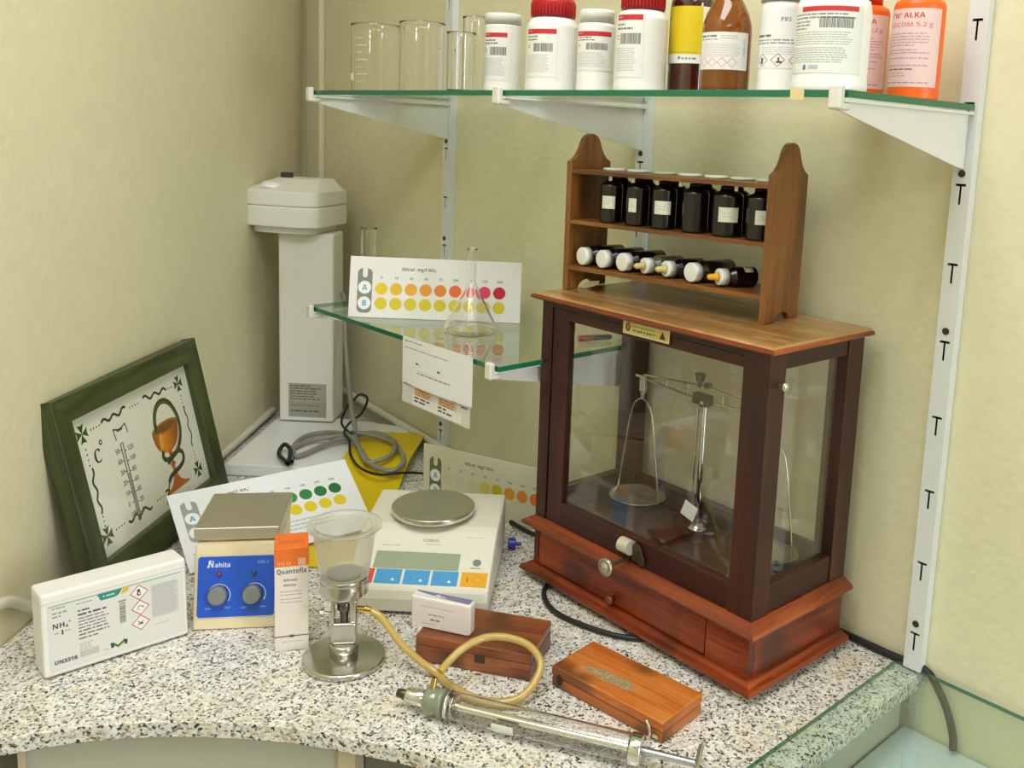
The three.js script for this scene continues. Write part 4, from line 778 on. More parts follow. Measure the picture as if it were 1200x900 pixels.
tag(mesh('rubber_hose', tube([[1.128, 0.070, 0.551], [1.138, 0.066, 0.546], [1.152, 0.055, 0.541], [1.172, 0.038, 0.535], [1.195, 0.02, 0.522], [1.2193, 0.0075, 0.5096], [1.25, 0.0072, 0.5125], [1.29, 0.0072, 0.506], [1.317, 0.0075, 0.4905], [1.332, 0.0115, 0.468], [1.331, 0.023, 0.442], [1.322, 0.037, 0.426], [1.303, 0.051, 0.427], [1.282, 0.0595, 0.443], [1.264, 0.0615, 0.468], [1.258, 0.056, 0.499], [1.2575, 0.046, 0.521], [1.262, 0.0405, 0.537]], 0.0048, 200, false, 12), M.hose), 'amber rubber hose looping from the filter stand to the glass syringe', 'hose');

// ------------------------------------------------------------------ glass syringe
{
  const t = thing('glass_syringe', 'large glass syringe with chrome rod and T handle at the worktop front', 'syringe', [1.236, 0.0182, 0.580], 0.494);
  const X = V(1, 0, 0), along = (pts, seg = 40) => { const g = lathe(pts.map(([x, r]) => [r, x]), seg); g.rotateZ(-Math.PI / 2); return g; };
  part(t, 'tip', along([[0, 0], [0, 0.0052], [0.012, 0.0058], [0.0125, 0.0], ]), M.darkMetal);
  part(t, 'nozzle', along([[0.0125, 0], [0.0125, 0.0085], [0.014, 0.0095], [0.038, 0.0105], [0.0385, 0]]), M.chrome);
  part(t, 'valve_body', [along([[0.0385, 0], [0.0385, 0.0155], [0.042, 0.0172], [0.050, 0.0172], [0.052, 0.0155], [0.056, 0.0155], [0.058, 0.0172], [0.064, 0.0172], [0.0645, 0]])], new THREE.MeshPhysicalMaterial({ color: 0xa9b296, roughness: 0.12, transmission: 0.5, thickness: 0, clearcoat: 1 }), 'greenish glass valve body');
  part(t, 'hose_nipple', [rod(V(0.046, 0.014, 0), V(0.046, 0.026, -0.006), 0.0036)], M.brass);
  part(t, 'front_ring', along([[0.0646, 0.0], [0.0646, 0.0168], [0.0715, 0.0168], [0.0715, 0]]), M.chrome);
  part(t, 'barrel', along([[0.0716, 0.0162], [0.292, 0.0162], [0.292, 0.0148], [0.0716, 0.0148], [0.0716, 0.0162]], 48), M.glass);
  part(t, 'plunger_rod', along([[0.0717, 0], [0.0717, 0.0078], [0.0735, 0.0078], [0.0745, 0.0052], [0.3, 0.0052], [0.3005, 0]]), M.chrome);
  part(t, 'piston', along([[0.0736, 0], [0.0736, 0.0145], [0.078, 0.0145], [0.078, 0]]), M.steel);
  part(t, 'white_label', (() => { const g = new THREE.CylinderGeometry(0.01635, 0.01635, 0.027, 16, 1, true, -0.1, 1.0); g.rotateZ(-Math.PI / 2); g.translate(0.143, 0, 0); return g; })(), new THREE.MeshPhysicalMaterial({ color: 0xe6e6dd, roughness: 0.6, side: THREE.DoubleSide }), 'white label on the barrel');
  part(t, 'end_ring', along([[0.2921, 0.0055], [0.2921, 0.0172], [0.295, 0.018], [0.305, 0.018], [0.307, 0.0165], [0.307, 0.0055]]), M.chrome);
  part(t, 'handle_rod', along([[0.3005, 0], [0.3005, 0.0048], [0.366, 0.0042], [0.3665, 0]]), mat(0xb8bdc4, 0.25, { metalness: 0.9 }));
  part(t, 'handle', [rod(V(0.3685, -0.004, 0.014), V(0.3685, 0.006, -0.024), 0.0032)], M.steel);
}

// ------------------------------------------------------------------ wooden boxes, small carton, electronic scale
{
  const L = 0.1592, D = 0.0926, H = 0.0363, t = thing('wooden_box', 'flat reddish wooden box carrying the small white carton', 'wooden box', [1.165, 0.0003, 0.5071], 0.5518);
  part(t, 'box_body', grain(bx(0, 0, -D, L, H * 0.62, 0, 0.0012), 'x', 0.2), M.boxA);
  part(t, 'lid', grain(bx(0, H * 0.62 + 0.0003, -D, L, H, 0, 0.0016), 'x', 0.9), M.boxA);
  part(t, 'latch', bx(L * 0.52, H * 0.36, 0, L * 0.61, H * 0.66, 0.0008, 0.0003), M.darkMetal);
}
{
  const L = 0.1756, D = 0.0844, H = 0.0275, t = thing('wooden_box', 'worn orange wooden box with a torn paper patch, beside the syringe', 'wooden box', [1.3227, 0.0003, 0.4083], 0.1017);
  part(t, 'box_body', grain(bx(0.001, 0, -D + 0.001, L - 0.001, H * 0.5, -0.001, 0.002), 'x', 0.4), M.boxBside);
  part(t, 'lid', grain(bx(0, H * 0.5 + 0.0005, -D, L, H, 0, 0.003), 'x', 0.7), M.boxB);
  const r = rng(66), pts = []; for (let i = 0; i < 26; i++) { const a = i / 26 * Math.PI * 2, k = 0.8 + 0.35 * r(); pts.push([0.074 + Math.cos(a) * 0.040 * k, 0.030 + Math.sin(a) * 0.0095 * k]); }
  const g = extrude(pts, 0.0002); g.rotateX(-Math.PI / 2); g.translate(0, H, 0);
  part(t, 'paper_patch', g, printed(dataTex(64, 64, (x, y) => { const n = r(); return n > 0.93 ? [140, 60, 40] : mix([120, 104, 66], [190, 180, 140], n); }), 0.8), 'torn remains of a paper label');
  g.attributes.uv && (() => { const uv = g.attributes.uv; for (let i = 0; i < uv.count; i++) uv.setXY(i, uv.getX(i) * 14, uv.getY(i) * 14); })();
  part(t, 'stain', (() => { const q = []; const r2 = rng(67); for (let i = 0; i < 18; i++) { const a = i / 18 * 6.283, k = 0.7 + 0.5 * r2(); q.push([0.0145 + Math.cos(a) * 0.005 * k, H * 0.45 + Math.sin(a) * 0.008 * k]); } const s = extrude(q, 0.0001); s.translate(0, 0, 0.00005); return s; })(), mat(0x2c1d10, 0.6), 'dark burn stain');
  part(t, 'latch', [tube([[L - 0.022, H * 0.78, 0.0006], [L - 0.021, H * 0.86, 0.004], [L - 0.017, H * 0.7, 0.005], [L - 0.0155, H * 0.42, 0.004], [L - 0.0165, H * 0.2, 0.003]], 0.0018, 30), bx(L - 0.014, H * 0.16, 0, L - 0.006, H * 0.34, 0.0016, 0.0005)], M.nickel, 'bent metal hook');
}
{
  const L = 0.0864, D = 0.0179, H = 0.044, t = thing('small_carton', 'small white carton with violet top standing on the wooden box', 'box', [1.1401, 0.0367, 0.4987], 0.5045);
  part(t, 'carton', bx(0, 0, -D, L, H, 0, 0.004), mat(0xe4dcd4, 0.6));
  const tex = canvasTex(384, 200, (c, w, h) => { const r = rng(97); c.fillStyle = '#e2d9d2'; c.fillRect(0, 0, w, h); greek(c, 60, 34, 230, 1, 10, 5, '#a99d99', r, 0); greek(c, 110, 92, 110, 1, 10, 8, '#8d8482', r, 0); greek(c, 126, 128, 84, 1, 10, 12, '#6c6569', r, 0); greek(c, 66, 166, 90, 1, 10, 6, '#b0a5a0', r, 0); });
  part(t, 'front_print', flatPrint(L - 0.006, H - 0.008, 0.003, 0.002, 0.0004), printed(tex, 0.6));
  const tex2 = canvasTex(384, 96, (c, w, h) => { c.fillStyle = '#e2dde0'; c.fillRect(0, 0, w, h); c.fillStyle = '#77799c'; c.beginPath(); c.moveTo(0, 0); c.lineTo(w, 0); c.lineTo(w, h); c.quadraticCurveTo(w * 0.45, h * 0.95, 0, h * 0.25); c.fill(); c.fillStyle = '#e4e6ee'; c.beginPath(); c.moveTo(130, 56); c.lineTo(160, 24); c.lineTo(174, 52); c.fill(); c.fillRect(150, 50, 60, 10); });
  part(t, 'top_print', (() => { const g = new THREE.PlaneGeometry(L - 0.006, D - 0.005); g.rotateX(-Math.PI / 2); g.translate(L / 2, H + 0.0004, -D / 2); return g; })(), printed(tex2, 0.5), 'violet printed top');
}
{
  const L = 0.21, D = 0.2325, hf = 0.0325, hb = 0.0877, t = thing('electronic_scale', 'cream electronic laboratory scale with round steel pan and blue keys', 'scale', [0.9901, 0, 0.5126], 0.7875);
  const Df = 0.105;                                    // depth of the sloping front
  const prof = [[0.001, 0.012], [0, 0.024], [0.002, hf], [Df, 0.0775], [Df + 0.012, 0.081], [D, hb - 0.002], [D, 0.012]];
  const g = extrude(prof, L - 0.012, 0.006); g.rotateY(Math.PI / 2); g.translate(0.006, 0, 0);
  part(t, 'housing', g, mat(0xdcd9c6, 0.4));
  part(t, 'base', bx(0.004, 0.006, -D + 0.002, L - 0.004, 0.0145, -0.0005, 0.002), mat(0xb7b199, 0.5));
  for (const [a, b] of [[0.02, -0.02], [L - 0.02, -0.02], [0.02, -D + 0.02], [L - 0.02, -D + 0.02]]) part(t, 'foot', cyl(0.009, 0.009, 0.0055, a, 0.0003, b), M.cableBlack);
  // panel print on the slope
  const ang = Math.atan2(0.0775 - hf, Df - 0.002), len = Math.hypot(0.0775 - hf, Df - 0.002);
  const P = new THREE.Group(); P.name = 'front_panel'; P.position.set(0, hf, -0.002); P.rotation.x = -(Math.PI / 2 - ang); P.translateZ(0.0064); t.add(P);
  const tex = canvasTex(840, 420, (c, w, h) => {
    const r = rng(99); c.fillStyle = '#dedccb'; c.fillRect(0, 0, w, h);
    c.fillStyle = '#8b8b80'; c.font = 'bold 30px sans-serif'; c.fillText('COBOS', 396, 76, 140); greek(c, 415, 90, 90, 1, 10, 5, '#9a9a8e', r, 0); greek(c, 150, 108, 110, 1, 10, 5, '#8d8d80', r, 0); greek(c, 660, 26, 120, 1, 10, 4, '#aaa99a', r, 0);
    const K = (x, ww, col) => { c.fillStyle = col; c.fillRect(x, 286, ww, 104); };
    K(10, 138, '#d2483f'); K(158, 156, '#4a98cf'); K(328, 154, '#4a98cf'); K(496, 156, '#4a98cf'); K(670, 156, '#e3a526');
    c.fillStyle = '#e4ecf0'; for (const x of [266, 432, 602]) { c.beginPath(); c.moveTo(x - 12, 366); c.lineTo(x, 346); c.lineTo(x + 12, 366); c.fill(); }
    c.fillStyle = '#3a6f9a'; c.font = '24px sans-serif'; for (const x of [190, 362, 530]) c.fillText('F', x, 346);
    c.strokeStyle = '#c98a1e'; c.lineWidth = 4; c.beginPath(); c.ellipse(772, 338, 32, 24, 0, 0, 7); c.stroke(); c.fillStyle = '#a56a16'; c.fillRect(704, 322, 8, 32);
    greek(c, 716, 252, 64, 1, 10, 7, '#77776a', r, 0);
  });
  const f = mesh('panel_print', flatPrint(L - 0.004, len - 0.004, 0.002, 0.0005, 0), printed(tex, 0.35, { clearcoat: 0.4 }), P);
  mesh('display', bx(0.034, 0.036, 0.0002, 0.160, 0.068, 0.001, 0.0003), mat(0x97a287, 0.25, { clearcoat: 0.6 }), P).userData.label = 'grey-green display window';
  mesh('level_window', cyl(0.0062, 0.0062, 0.001, 0, 0, 0), M.greyKnob, P); P.children.at(-1).geometry.rotateX(Math.PI / 2); P.children.at(-1).position.set(0.186, 0.053, 0.0);
  const cx = 0.1018, cz = -0.154;
  const pan = lathe([[0, 0.0935], [0.040, 0.0935], [0.058, 0.0925], [0.063, 0.0935], [0.0655, 0.0965], [0.0657, 0.1025], [0.064, 0.1042], [0, 0.1042]], 64); pan.translate(cx, 0, cz);
  part(t, 'pan_support', cyl(0.03, 0.028, 0.012, cx, 0.081, cz), M.darkMetal);
  part(t, 'weighing_pan', pan, mat(0xcfcbbb, 0.22, { metalness: 0.9 }), 'round steel weighing pan');
}
{
  const t = thing('blue_knob', 'small blue ribbed knob on the worktop between scale and case', 'knob', [0.985, 0.0, 0.193], 0.78);
  part(t, 'grip', [rod(V(-0.006, 0.0105, 0), V(0.006, 0.0105, 0), 0.0095, 0.0095, 12)], M.blue); part(t, 'stem', rod(V(0.0062, 0.0105, 0), V(0.016, 0.0105, 0), 0.003), M.blue);
}

// ------------------------------------------------------------------ the glazed balance case
{
  const W = 0.4251, D = 0.2093;
  const t = thing('balance_case', 'mahogany glass case with an old beam balance inside', 'balance', [1.0797, 0, 0.2275], -0.0271);
  const fl = (a, b) => part(t, 'foot', lathe([[0, 0.0004], [0.013, 0.0004], [0.017, 0.005], [0.014, 0.0105], [0, 0.0105]].map(p => p), 28).translate(a, 0, b), M.cream, 'pale bun foot');
  fl(0.02, -0.015); fl(W - 0.012, -0.008); fl(0.02, -D + 0.015); fl(W - 0.02, -D + 0.015);
  part(t, 'lower_moulding', moulding(W, D, [[0.008, 0.0105], [0.0155, 0.0115], [0.0165, 0.0145], [0.0145, 0.0185], [0.008, 0.0205], [0.004, 0.0235], [0.0, 0.0245]]), M.caseBase);
  part(t, 'base_carcass', grain(bx(0.0, 0.0245, -D, W, 0.083, -0.012, 0), 'x', 0.35), M.caseBase);
  part(t, 'base_front_block', grain(bx(0.3545, 0.0245, -0.012, W, 0.083, 0, 0.0008), 'x', 0.8), M.caseBase);
  part(t, 'base_front_block', grain(bx(0, 0.0245, -0.012, 0.0105, 0.083, 0, 0.0008), 'y', 0.1), M.caseBase);
  const dr = part(t, 'drawer', grain(bx(0.0122, 0.026, -0.0118, 0.3528, 0.0815, -0.0002, 0.001), 'x', 0.15), M.caseBase);
  part(dr, 'knob', (() => { const g = lathe([[0, 0.0135], [0.0045, 0.013], [0.0072, 0.0105], [0.0065, 0.0075], [0.0038, 0.005], [0.0042, 0.0], [0, 0.0]], 28); g.rotateX(Math.PI / 2); g.translate(0.182, 0.036, 0); return grain(g, 'z'); })(), M.caseBase);
  part(t, 'upper_moulding', moulding(W, D, [[0.0, 0.0832], [0.004, 0.0835], [0.010, 0.0868], [0.0148, 0.0882], [0.0158, 0.0915], [0.014, 0.0938], [0.0, 0.1028]]), M.caseMould);
  part(t, 'case_floor', grain(bx(0.01, 0.1, -D + 0.01, W - 0.01, 0.1048, -0.008, 0), 'x', 0.2), wood(72, 0x23100a, 0x3d2113, 0x6b4426, { rough: 0.25, coat: 0.5 }));
  const Y0 = 0.103, Y1 = 0.4455, C = M.caseDark;
  const post = (a, b, c, d) => part(t, 'post', grain(bx(a, Y0, b, c, Y1, d, 0.001), 'y', a + b), C);
  post(0, -0.028, 0.0225, 0); post(W - 0.040, -0.034, W, 0); post(0, -D, 0.030, -D + 0.036); post(W - 0.030, -D, W, -D + 0.036);
  part(t, 'front_rail', grain(bx(0.0225, 0.438, -0.02, W - 0.040, Y1, -0.001, 0.0006), 'x'), C);
  const s = part(t, 'front_sash', [grain(bx(0.0245, Y0, -0.016, 0.058, 0.4375, -0.002, 0.001), 'y', 0.3), grain(bx(0.3845, Y0, -0.016, 0.3995, 0.4375, -0.0014, 0.001), 'y', 0.5), grain(bx(0.058, Y0, -0.016, 0.3845, 0.1395, -0.002, 0.001), 'x', 0.1), grain(bx(0.058, 0.4225, -0.016, 0.3845, 0.4375, -0.002, 0.001), 'x', 0.7)], C);
  part(s, 'glass_pane', bx(0.056, 0.1375, -0.0095, 0.3865, 0.4245, -0.0075, 0), M.pane);
  // side frames: left x 0..0.014, right W-0.014..W
  for (const [a, b, gx] of [[0.002, 0.018, 0.01], [W - 0.018, W - 0.002, W - 0.01]]) {
    part(t, 'side_rail', grain(bx(a, Y0, -D + 0.036, b, 0.142, -0.028, 0.001), 'z', 0.2), C); part(t, 'side_rail', grain(bx(a, 0.4235, -D + 0.036, b, Y1, -0.028, 0.001), 'z', 0.5), C);
    part(t, 'glass_pane', bx(gx - 0.001, 0.141, -D + 0.034, gx + 0.001, 0.425, -0.026, 0), M.pane);
  }
  part(t, 'rear_rail', grain(bx(0.030, Y0, -D + 0.002, W - 0.030, 0.136, -D + 0.018, 0.001), 'x', 0.4), C); part(t, 'rear_rail', grain(bx(0.030, 0.428, -D + 0.002, W - 0.030, Y1, -D + 0.018, 0.001), 'x', 0.6), C);
  part(t, 'glass_pane', bx(0.028, 0.135, -D + 0.009, W - 0.028, 0.429, -D + 0.011, 0), M.pane);
  part(t, 'top_moulding', moulding(W, D, [[0.0, 0.4455], [0.004, 0.446], [0.0095, 0.4485], [0.013, 0.4495], [0.014, 0.4515], [0.0132, 0.4540], [0.0105, 0.4552]]), M.caseMould);
  part(t, 'top_board', moulding(W, D, [[0.0103, 0.4554], [0.0085, 0.4578], [0.006, 0.4582]]), M.caseTop, 'worn polished top board');
  part(t, 'name_plate', bx(0.175, 0.4275, -0.0018, 0.2625, 0.4505, 0.0012, 0.0008), M.brass, 'small engraved brass plate');
  part(t.children.at(-1), 'engraving', flatPrint(0.0865, 0.022, 0.1755, 0.428, 0.0015), printed(canvasTex(512, 130, (c, w, h) => {
    const r = rng(55); c.fillStyle = '#cfc27e'; c.fillRect(0, 0, w, h); c.strokeStyle = '#e6dca6'; c.lineWidth = 8; c.strokeRect(4, 4, w - 8, h - 8);
    greek(c, 30, 18, 440, 1, 10, 14, '#7d7430', r, 0.02); greek(c, 110, 52, 260, 1, 10, 11, '#8f8640', r, 0.02); greek(c, 110, 84, 250, 1, 10, 15, '#7d7430', r, 0.02);
    c.fillStyle = '#8e2f1a'; c.beginPath(); c.ellipse(56, 72, 28, 36, 0, 0, 7); c.fill(); c.fillStyle = '#c98a60'; c.fillRect(48, 50, 16, 40); c.fillStyle = '#6d1420'; c.beginPath(); c.moveTo(440, 44); c.lineTo(474, 108); c.lineTo(406, 108); c.fill();
  }), 0.4, { metalness: 0.3 }));
  part(t, 'side_knob', [rod(V(W - 0.001, 0.406, -0.022), V(W + 0.006, 0.406, -0.022), 0.0032), (() => { const g = new THREE.SphereGeometry(0.0058, 20, 14); g.scale(0.7, 1.1, 1); g.translate(W + 0.0085, 0.4055, -0.022); return g; })()], M.nickel);
  // arrest handle at the foot of the sash
  const wheel = lathe([[0, -0.003], [0.012, -0.0035], [0.0128, -0.002], [0.0128, 0.0015], [0.0115, 0.003], [0.009, 0.0018], [0.0058, 0.0018], [0.0048, 0.0042], [0, 0.0052]], 36); wheel.rotateX(Math.PI / 2); wheel.translate(0.2085, 0.1075, 0.046);
  const ah = part(t, 'arrest_handle', [wheel], M.nickel); part(ah, 'shaft', rod(V(0.2105, 0.1095, -0.001), V(0.2085, 0.1075, 0.044), 0.002), M.darkMetal);
  const roll = new THREE.CylinderGeometry(0.0108, 0.0108, 0.0195, 28); roll.rotateZ(Math.PI / 2); roll.translate(0.2075, 0.1275, 0.006);
  part(ah, 'sash_clip', [roll], new THREE.MeshPhysicalMaterial({ color: 0xd8d2bc, roughness: 0.3, metalness: 0.4, side: THREE.DoubleSide }));
  const pl = extrude([[0.0, 0.022], [0.006, 0.029], [0.014, 0.027], [0.024, 0.008], [0.024, 0.001], [0.016, -0.001], [0.014, 0.003], [0.001, 0.003]], 0.002, 0.0004); pl.translate(0.2155, 0.1065, 0.001);
  part(ah, 'back_plate', pl, M.darkMetal);
  // ---- the balance itself
  const U = 0.205, Wz = -0.150, F = 0.1048;
  part(t, 'arrest_board', grain(bx(0.03, F + 0.0003, -0.172, 0.207, F + 0.006, -0.058, 0.001), 'x', 0.3), M.caseDark);
  part(t, 'column_foot', lathe([[0, F + 0.0063], [0.0145, F + 0.0063], [0.0145, F + 0.009], [0.011, F + 0.0095], [0.0105, F + 0.013], [0.007, F + 0.0145], [0, F + 0.0145]], 36).translate(U, 0, Wz), M.nickel);
  part(t, 'column', [rod(V(U, F + 0.0145, Wz), V(U, 0.306, Wz), 0.0046), rod(V(U - 0.011, F + 0.009, Wz + 0.002), V(U - 0.011, 0.30, Wz + 0.002), 0.0016), lathe([[0, 0.304], [0.0085, 0.304], [0.0085, 0.312], [0.006, 0.314], [0, 0.314]], 28).translate(U, 0, Wz)], M.chrome);
  const by = 0.318, hl = 0.128;
  const beam = [];
  const bar = (x0, y0, x1, y1, r = 0.0017) => beam.push(rod(V(U + x0, by + y0, Wz), V(U + x1, by + y1, Wz), r));
  bar(-hl, 0.006, 0, 0.016); bar(0, 0.016, hl, 0.006); bar(-hl, 0.0, 0, -0.007); bar(0, -0.007, hl, 0.0); for (const k of [-0.128, -0.078, -0.034, 0.034, 0.078, 0.128]) bar(k, 0.016 - 0.01 * Math.abs(k) / hl, k, -0.007 + 0.007 * Math.abs(k) / hl, 0.0014);
  part(t, 'beam', beam, M.nickel);
  part(t, 'beam_knob', [rod(V(U - 0.012, by + 0.013, Wz), V(U - 0.012, by + 0.022, Wz), 0.0035), rod(V(U - 0.012, by + 0.022, Wz), V(U - 0.012, by + 0.033, Wz), 0.006, 0.0085), rod(V(U + 0.004, by + 0.015, Wz), V(U + 0.004, by + 0.021, Wz), 0.006)], M.darkMetal);
  part(t, 'knife_block', [bx(U - 0.02, by - 0.012, Wz - 0.006, U + 0.012, by + 0.004, Wz + 0.008, 0.002)], M.darkMetal);
  for (const sgn of [-1, 1]) {
    const px = U + sgn * hl, py = 0.120;
    const st = part(t, 'pan_hanger', [rod(V(px - 0.016, by + 0.002, Wz), V(px + 0.004, by + 0.002, Wz), 0.0026), bx(px - 0.006, by - 0.022, Wz - 0.004, px + 0.006, by + 0.005, Wz + 0.004, 0.002), rod(V(px, by - 0.022, Wz), V(px, by - 0.034, Wz), 0.004, 0.0025),
      tube([[px - 0.046, py + 0.004, Wz], [px - 0.034, py + 0.075, Wz], [px - 0.026, py + 0.125, Wz], [px - 0.016, py + 0.155, Wz], [px, py + 0.165, Wz], [px + 0.016, py + 0.155, Wz], [px + 0.026, py + 0.125, Wz], [px + 0.034, py + 0.075, Wz], [px + 0.046, py + 0.004, Wz]], 0.0014, 80)], M.nickel);
    part(st, 'pan', lathe([[0, py - 0.006], [0.02, py - 0.0055], [0.036, py - 0.002], [0.046, py + 0.004], [0.0468, py + 0.005], [0.045, py + 0.0046], [0.035, py - 0.0006], [0.02, py - 0.004], [0, py - 0.0045]], 44).translate(px, 0, Wz), mat(0xdad1b0, 0.25, { metalness: 0.85 }));
  }
  part(t, 'scale_plate', (() => { const g = bx(-0.0135, -0.011, -0.0006, 0.0135, 0.011, 0.0006, 0.0003); g.rotateZ(-0.22); g.rotateX(-0.25); g.translate(U - 0.006, F + 0.036, Wz + 0.014); return g; })(), M.paper, 'small ivory scale plate');
  part(t, 'pointer', [rod(V(U - 0.004, by - 0.012, Wz + 0.0085), V(U - 0.005, F + 0.040, Wz + 0.0105), 0.0007)], M.darkMetal);
  part(t, 'rider_rod', [rod(V(0.372, 0.135, -0.035), V(0.377, 0.3, -0.035), 0.0016), rod(V(0.372, 0.1049, -0.035), V(0.372, 0.135, -0.035), 0.004, 0.003)], M.nickel);
}

// ------------------------------------------------------------------ bottle rack on top of the case
const RK = { x: 1.076, y: 0.4586, z: 0.1846, a: 0.1139, w: 0.3523, d: 0.0952 };
const rackPt = (u, y, back) => [RK.x + u * Math.cos(RK.a) - back * Math.sin(RK.a), RK.y + y, RK.z - u * Math.sin(RK.a) - back * Math.cos(RK.a)];
{
  const t = thing('bottle_rack', 'wooden two-shelf bottle rack with peaked ends on the balance case', 'rack', [RK.x, RK.y, RK.z], RK.a);
  const side = (x) => {
    const s = new THREE.Shape(), d = RK.d, H = 0.196, P = 0.238;
    s.moveTo(0, 0); s.lineTo(0.026, 0); s.quadraticCurveTo(0.03, 0.011, d / 2, 0.012); s.quadraticCurveTo(d - 0.03, 0.011, d - 0.026, 0); s.lineTo(d, 0); s.lineTo(d, H); s.quadraticCurveTo(d - 0.018, H + 0.006, d - 0.026, H + 0.026); s.quadraticCurveTo(d - 0.032, P, d / 2, P); s.quadraticCurveTo(0.032, P, 0.026, H + 0.026); s.quadraticCurveTo(0.018, H + 0.006, 0, H); s.closePath();
    const g = new THREE.ExtrudeGeometry(s, { depth: 0.007, bevelEnabled: true, bevelSize: 0.0008, bevelThickness: 0.0009, bevelSegments: 2, curveSegments: 16 });
    g.rotateY(Math.PI / 2); g.translate(x + 0.0009, 0.0008, 0); return grain(g, 'y', x);
  };
  part(t, 'side_panel', side(0), M.rack); part(t, 'side_panel', side(RK.w - 0.0088), M.rack);
  const shelf = (y0, y1) => part(t, 'shelf', grain(bx(0.0088, y0, -RK.d + 0.003, RK.w - 0.0088, y1, -0.0008, 0.0008), 'x', y0 * 3), M.rack);
  shelf(0.179, 0.1855); shelf(0.1025, 0.1085); shelf(0.0315, 0.0385);
  for (const u of [0.075, 0.117, 0.160, 0.2, 0.29]) part(t, 'peg', [rod(V(u, 0.1789, -0.012), V(u, 0.172, -0.012), 0.0026)], M.ivory, 'short pale peg under the top shelf');
}
{
  // white flat lids along the top of the rack
  const us = [0.052, 0.098, 0.145, 0.19, 0.234, 0.277, 0.318], lab = ['leftmost', 'second from the left', 'third from the left', 'middle', 'third from the right', 'second from the right', 'rightmost'];
  let proto;
  us.forEach((u, i) => {
    if (!proto) { proto = thing('flat_lid', '', 'lid', [0, 0, 0], RK.a); part(proto, 'disc', lathe([[0, 0.0002], [0.0165, 0.0002], [0.017, 0.001], [0.017, 0.003], [0.016, 0.0038], [0, 0.0034]], 32), M.stopperWhite); }
    const o = i ? proto.clone() : proto; if (i) { o.name = numbered('flat_lid'); scene.add(o); }
    o.position.set(...rackPt(u, 0.1856, 0.05)); tag(o, `white flat lid on top of the bottle rack, ${lab[i]} of the seven`, 'lid', 'white lids on top of the rack');
  });
}
{
  // six dark bottles standing on the middle shelf
  const put = [[0.0665, 0.0168, 'white label, first from the left post', 1, 0], [0.1155, 0.0175, 'narrow white label, second from the left', 2, 0], [0.163, 0.0182, 'broad white label, third from the left', 3, 0], [0.2165, 0.0190, 'no label at all, between labelled ones', 0, 0], [0.269, 0.0215, 'white label, second from the right', 4, 0], [0.3205, 0.0195, 'white label, beside the right rack end', 5, 0],
    [0.052, 0.0185, 'back row, behind the first labelled one', 0, 1], [0.100, 0.0185, 'back row, behind the first two', 0, 1], [0.151, 0.0195, 'back row, behind the second and third', 0, 1], [0.204, 0.0195, 'back row, left of the unlabelled one', 0, 1], [0.256, 0.0195, 'back row, right of the unlabelled one', 0, 1], [0.304, 0.0195, 'back row, behind the last two', 0, 1]];
  put.forEach(([u, r, txt, k, back]) => {
    const t = thing('dark_bottle', `dark glass bottle standing on the rack shelf, ${txt}`, 'bottle', rackPt(u, 0.1087, back ? 0.071 : 0.0275), RK.a + 0.62, back ? 'back row of bottles in the rack' : 'dark bottles standing in the rack');
    part(t, 'body', lathe([[0, 0.0002], [r - 0.002, 0.0002], [r, 0.002], [r, 0.054], [r * 0.95, 0.0575], [r * 0.75, 0.0605], [r * 0.56, 0.0613], [r * 0.54, 0.0635], [0, 0.0635]], 36), back ? M.backGlass : M.darkGlass);
    part(t, 'stopper', lathe([[0, 0.0637], [r * 0.5, 0.0637], [r * 0.5, 0.0685], [0, 0.069]], 24), back ? M.brownGlass : M.darkGlass);
    if (k) { const half = [0, 0.62, 0.36, 0.68, 0.66, 0.62][k], mid = [0, -0.25, -0.45, -0.15, 0.0, 0.15][k]; part(t, 'label', wrapPrint(r + 0.0003, 0.0205 + (k % 2) * 0.001, 0.0405, mid - half, mid + half), printed(canvasTex(96, 80, (c, w, h) => { c.fillStyle = '#dcdacb'; c.fillRect(0, 0, w, h); greek(c, 20, 30, 56, 2, 16, 5, '#b9b7a8', rng(k + 60), 0.3); }), 0.7), 'white paper label'); }
  });
}
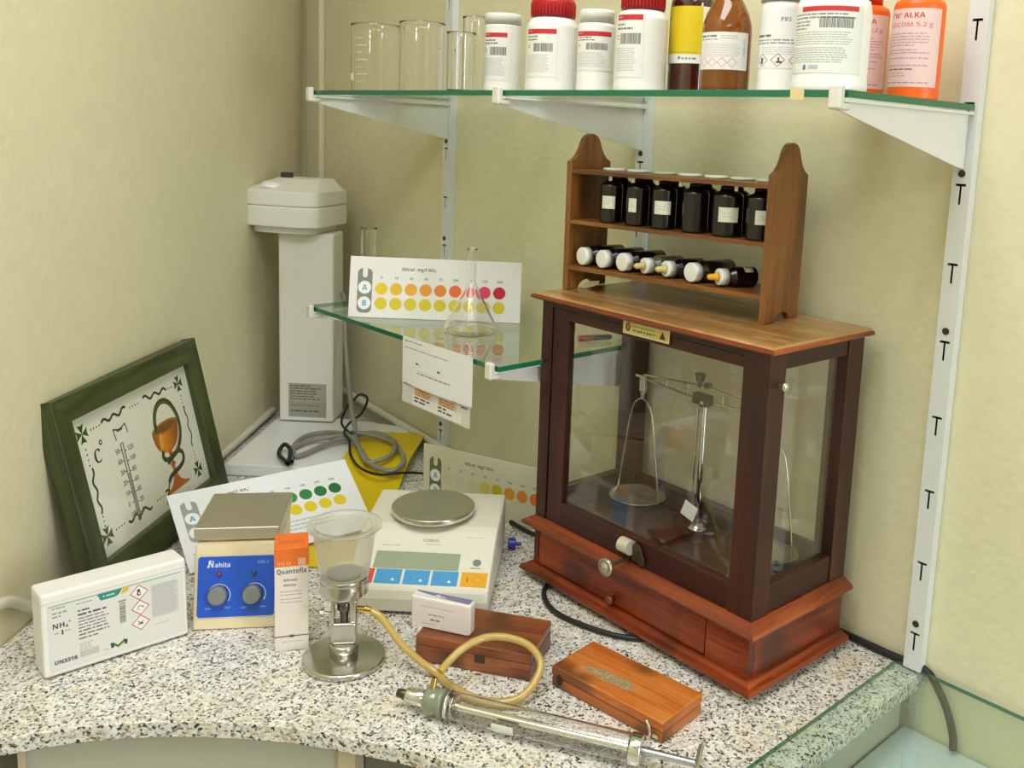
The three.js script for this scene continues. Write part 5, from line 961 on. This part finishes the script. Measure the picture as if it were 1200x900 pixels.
{
  // seven bottles lying on the lower shelf, caps to the front
  const put = [[0.030, 0, 'white cap, leftmost'], [0.0685, 0, 'white cap, second from the left'], [0.107, 0, 'white cap, third from the left'], [0.1435, 1, 'pale cap and smoky body'], [0.1815, 2, 'greenish rubber bulb'], [0.228, 0, 'white cap, second from the right'], [0.270, 3, 'yellow rubber bulb and small label, rightmost']];
  put.forEach(([u, k, txt]) => {
    const r = k ? 0.0142 : 0.0156, yaw = RK.a + (k === 3 ? -0.55 : k ? -0.36 : -0.25);
    const lie = new THREE.Group(), cap = k ? 0.0116 : 0.0136;
    const t = thing('lying_bottle', `dark bottle lying on the lower rack shelf, ${txt}`, 'bottle', rackPt(u, 0.0386 + r, 0.006 + (k ? 0.006 : 0)), yaw, 'bottles lying on the lower rack shelf');
    const al = (pts, seg = 32) => { const g = lathe(pts.map(([z, q]) => [q, z]), seg); g.rotateX(-Math.PI / 2); return g; };  // axis to the back (-z)
    const len = k === 3 ? 0.056 : k ? 0.066 : 0.078;
    part(t, 'body', al([[0.013, 0], [0.013, r * 0.62], [0.017, r * 0.7], [0.022, r * 0.98], [0.024, r], [len - 0.002, r], [len, r * 0.9], [len, 0]].map(p => p)), k === 1 ? M.smokeGlass : M.darkGlass);
    part(t, 'cap', al([[0, 0], [0, cap * 0.93], [0.0012, cap], [0.0128, cap], [0.0129, 0]]), M.stopperWhite, 'white cap');
    if (k) part(t, 'bulb', al([[-0.016, 0], [-0.0155, 0.003], [-0.012, 0.0045], [-0.006, 0.0042], [-0.004, 0.0062], [-0.0005, 0.0065], [-0.0003, 0]]), k === 3 ? M.rubberYellow : M.rubberBulb, k === 3 ? 'yellow rubber dropper bulb' : 'pale rubber dropper bulb');
    if (k === 3) { const g = new THREE.CylinderGeometry(r + 0.0003, r + 0.0003, 0.013, 20, 1, true, -0.2, 1.2); g.rotateX(-Math.PI / 2); g.translate(0, 0, -0.042); part(t, 'label', g, printed(canvasTex(64, 64, (c, w, h) => { c.fillStyle = '#cfcbb6'; c.fillRect(0, 0, w, h); greek(c, 8, 12, 48, 3, 16, 6, '#8a8468', rng(5), 0.2); }), 0.7)); }
  });
}
{
  const t = thing('paper_slip', 'cream paper slip propped under the left end of the bottle rack', 'paper', rackPt(0.027, 0.0003, 0.034), 0.45);
  const g = extrude([[-0.0135, 0], [-0.0125, 0.006], [-0.004, 0.011], [0.0135, 0.0135], [0.014, 0.009], [0.006, 0.004], [-0.006, 0.0005]], 0.0008, 0.0002); g.rotateX(-0.35); g.translate(0, 0.0006, 0);
  part(t, 'sheet', g, mat(0xe8ddb4, 0.75));
}

scene.traverse(o => { if (o.isMesh) { o.castShadow = true; o.receiveShadow = true; } });
renderer.render(scene, camera);
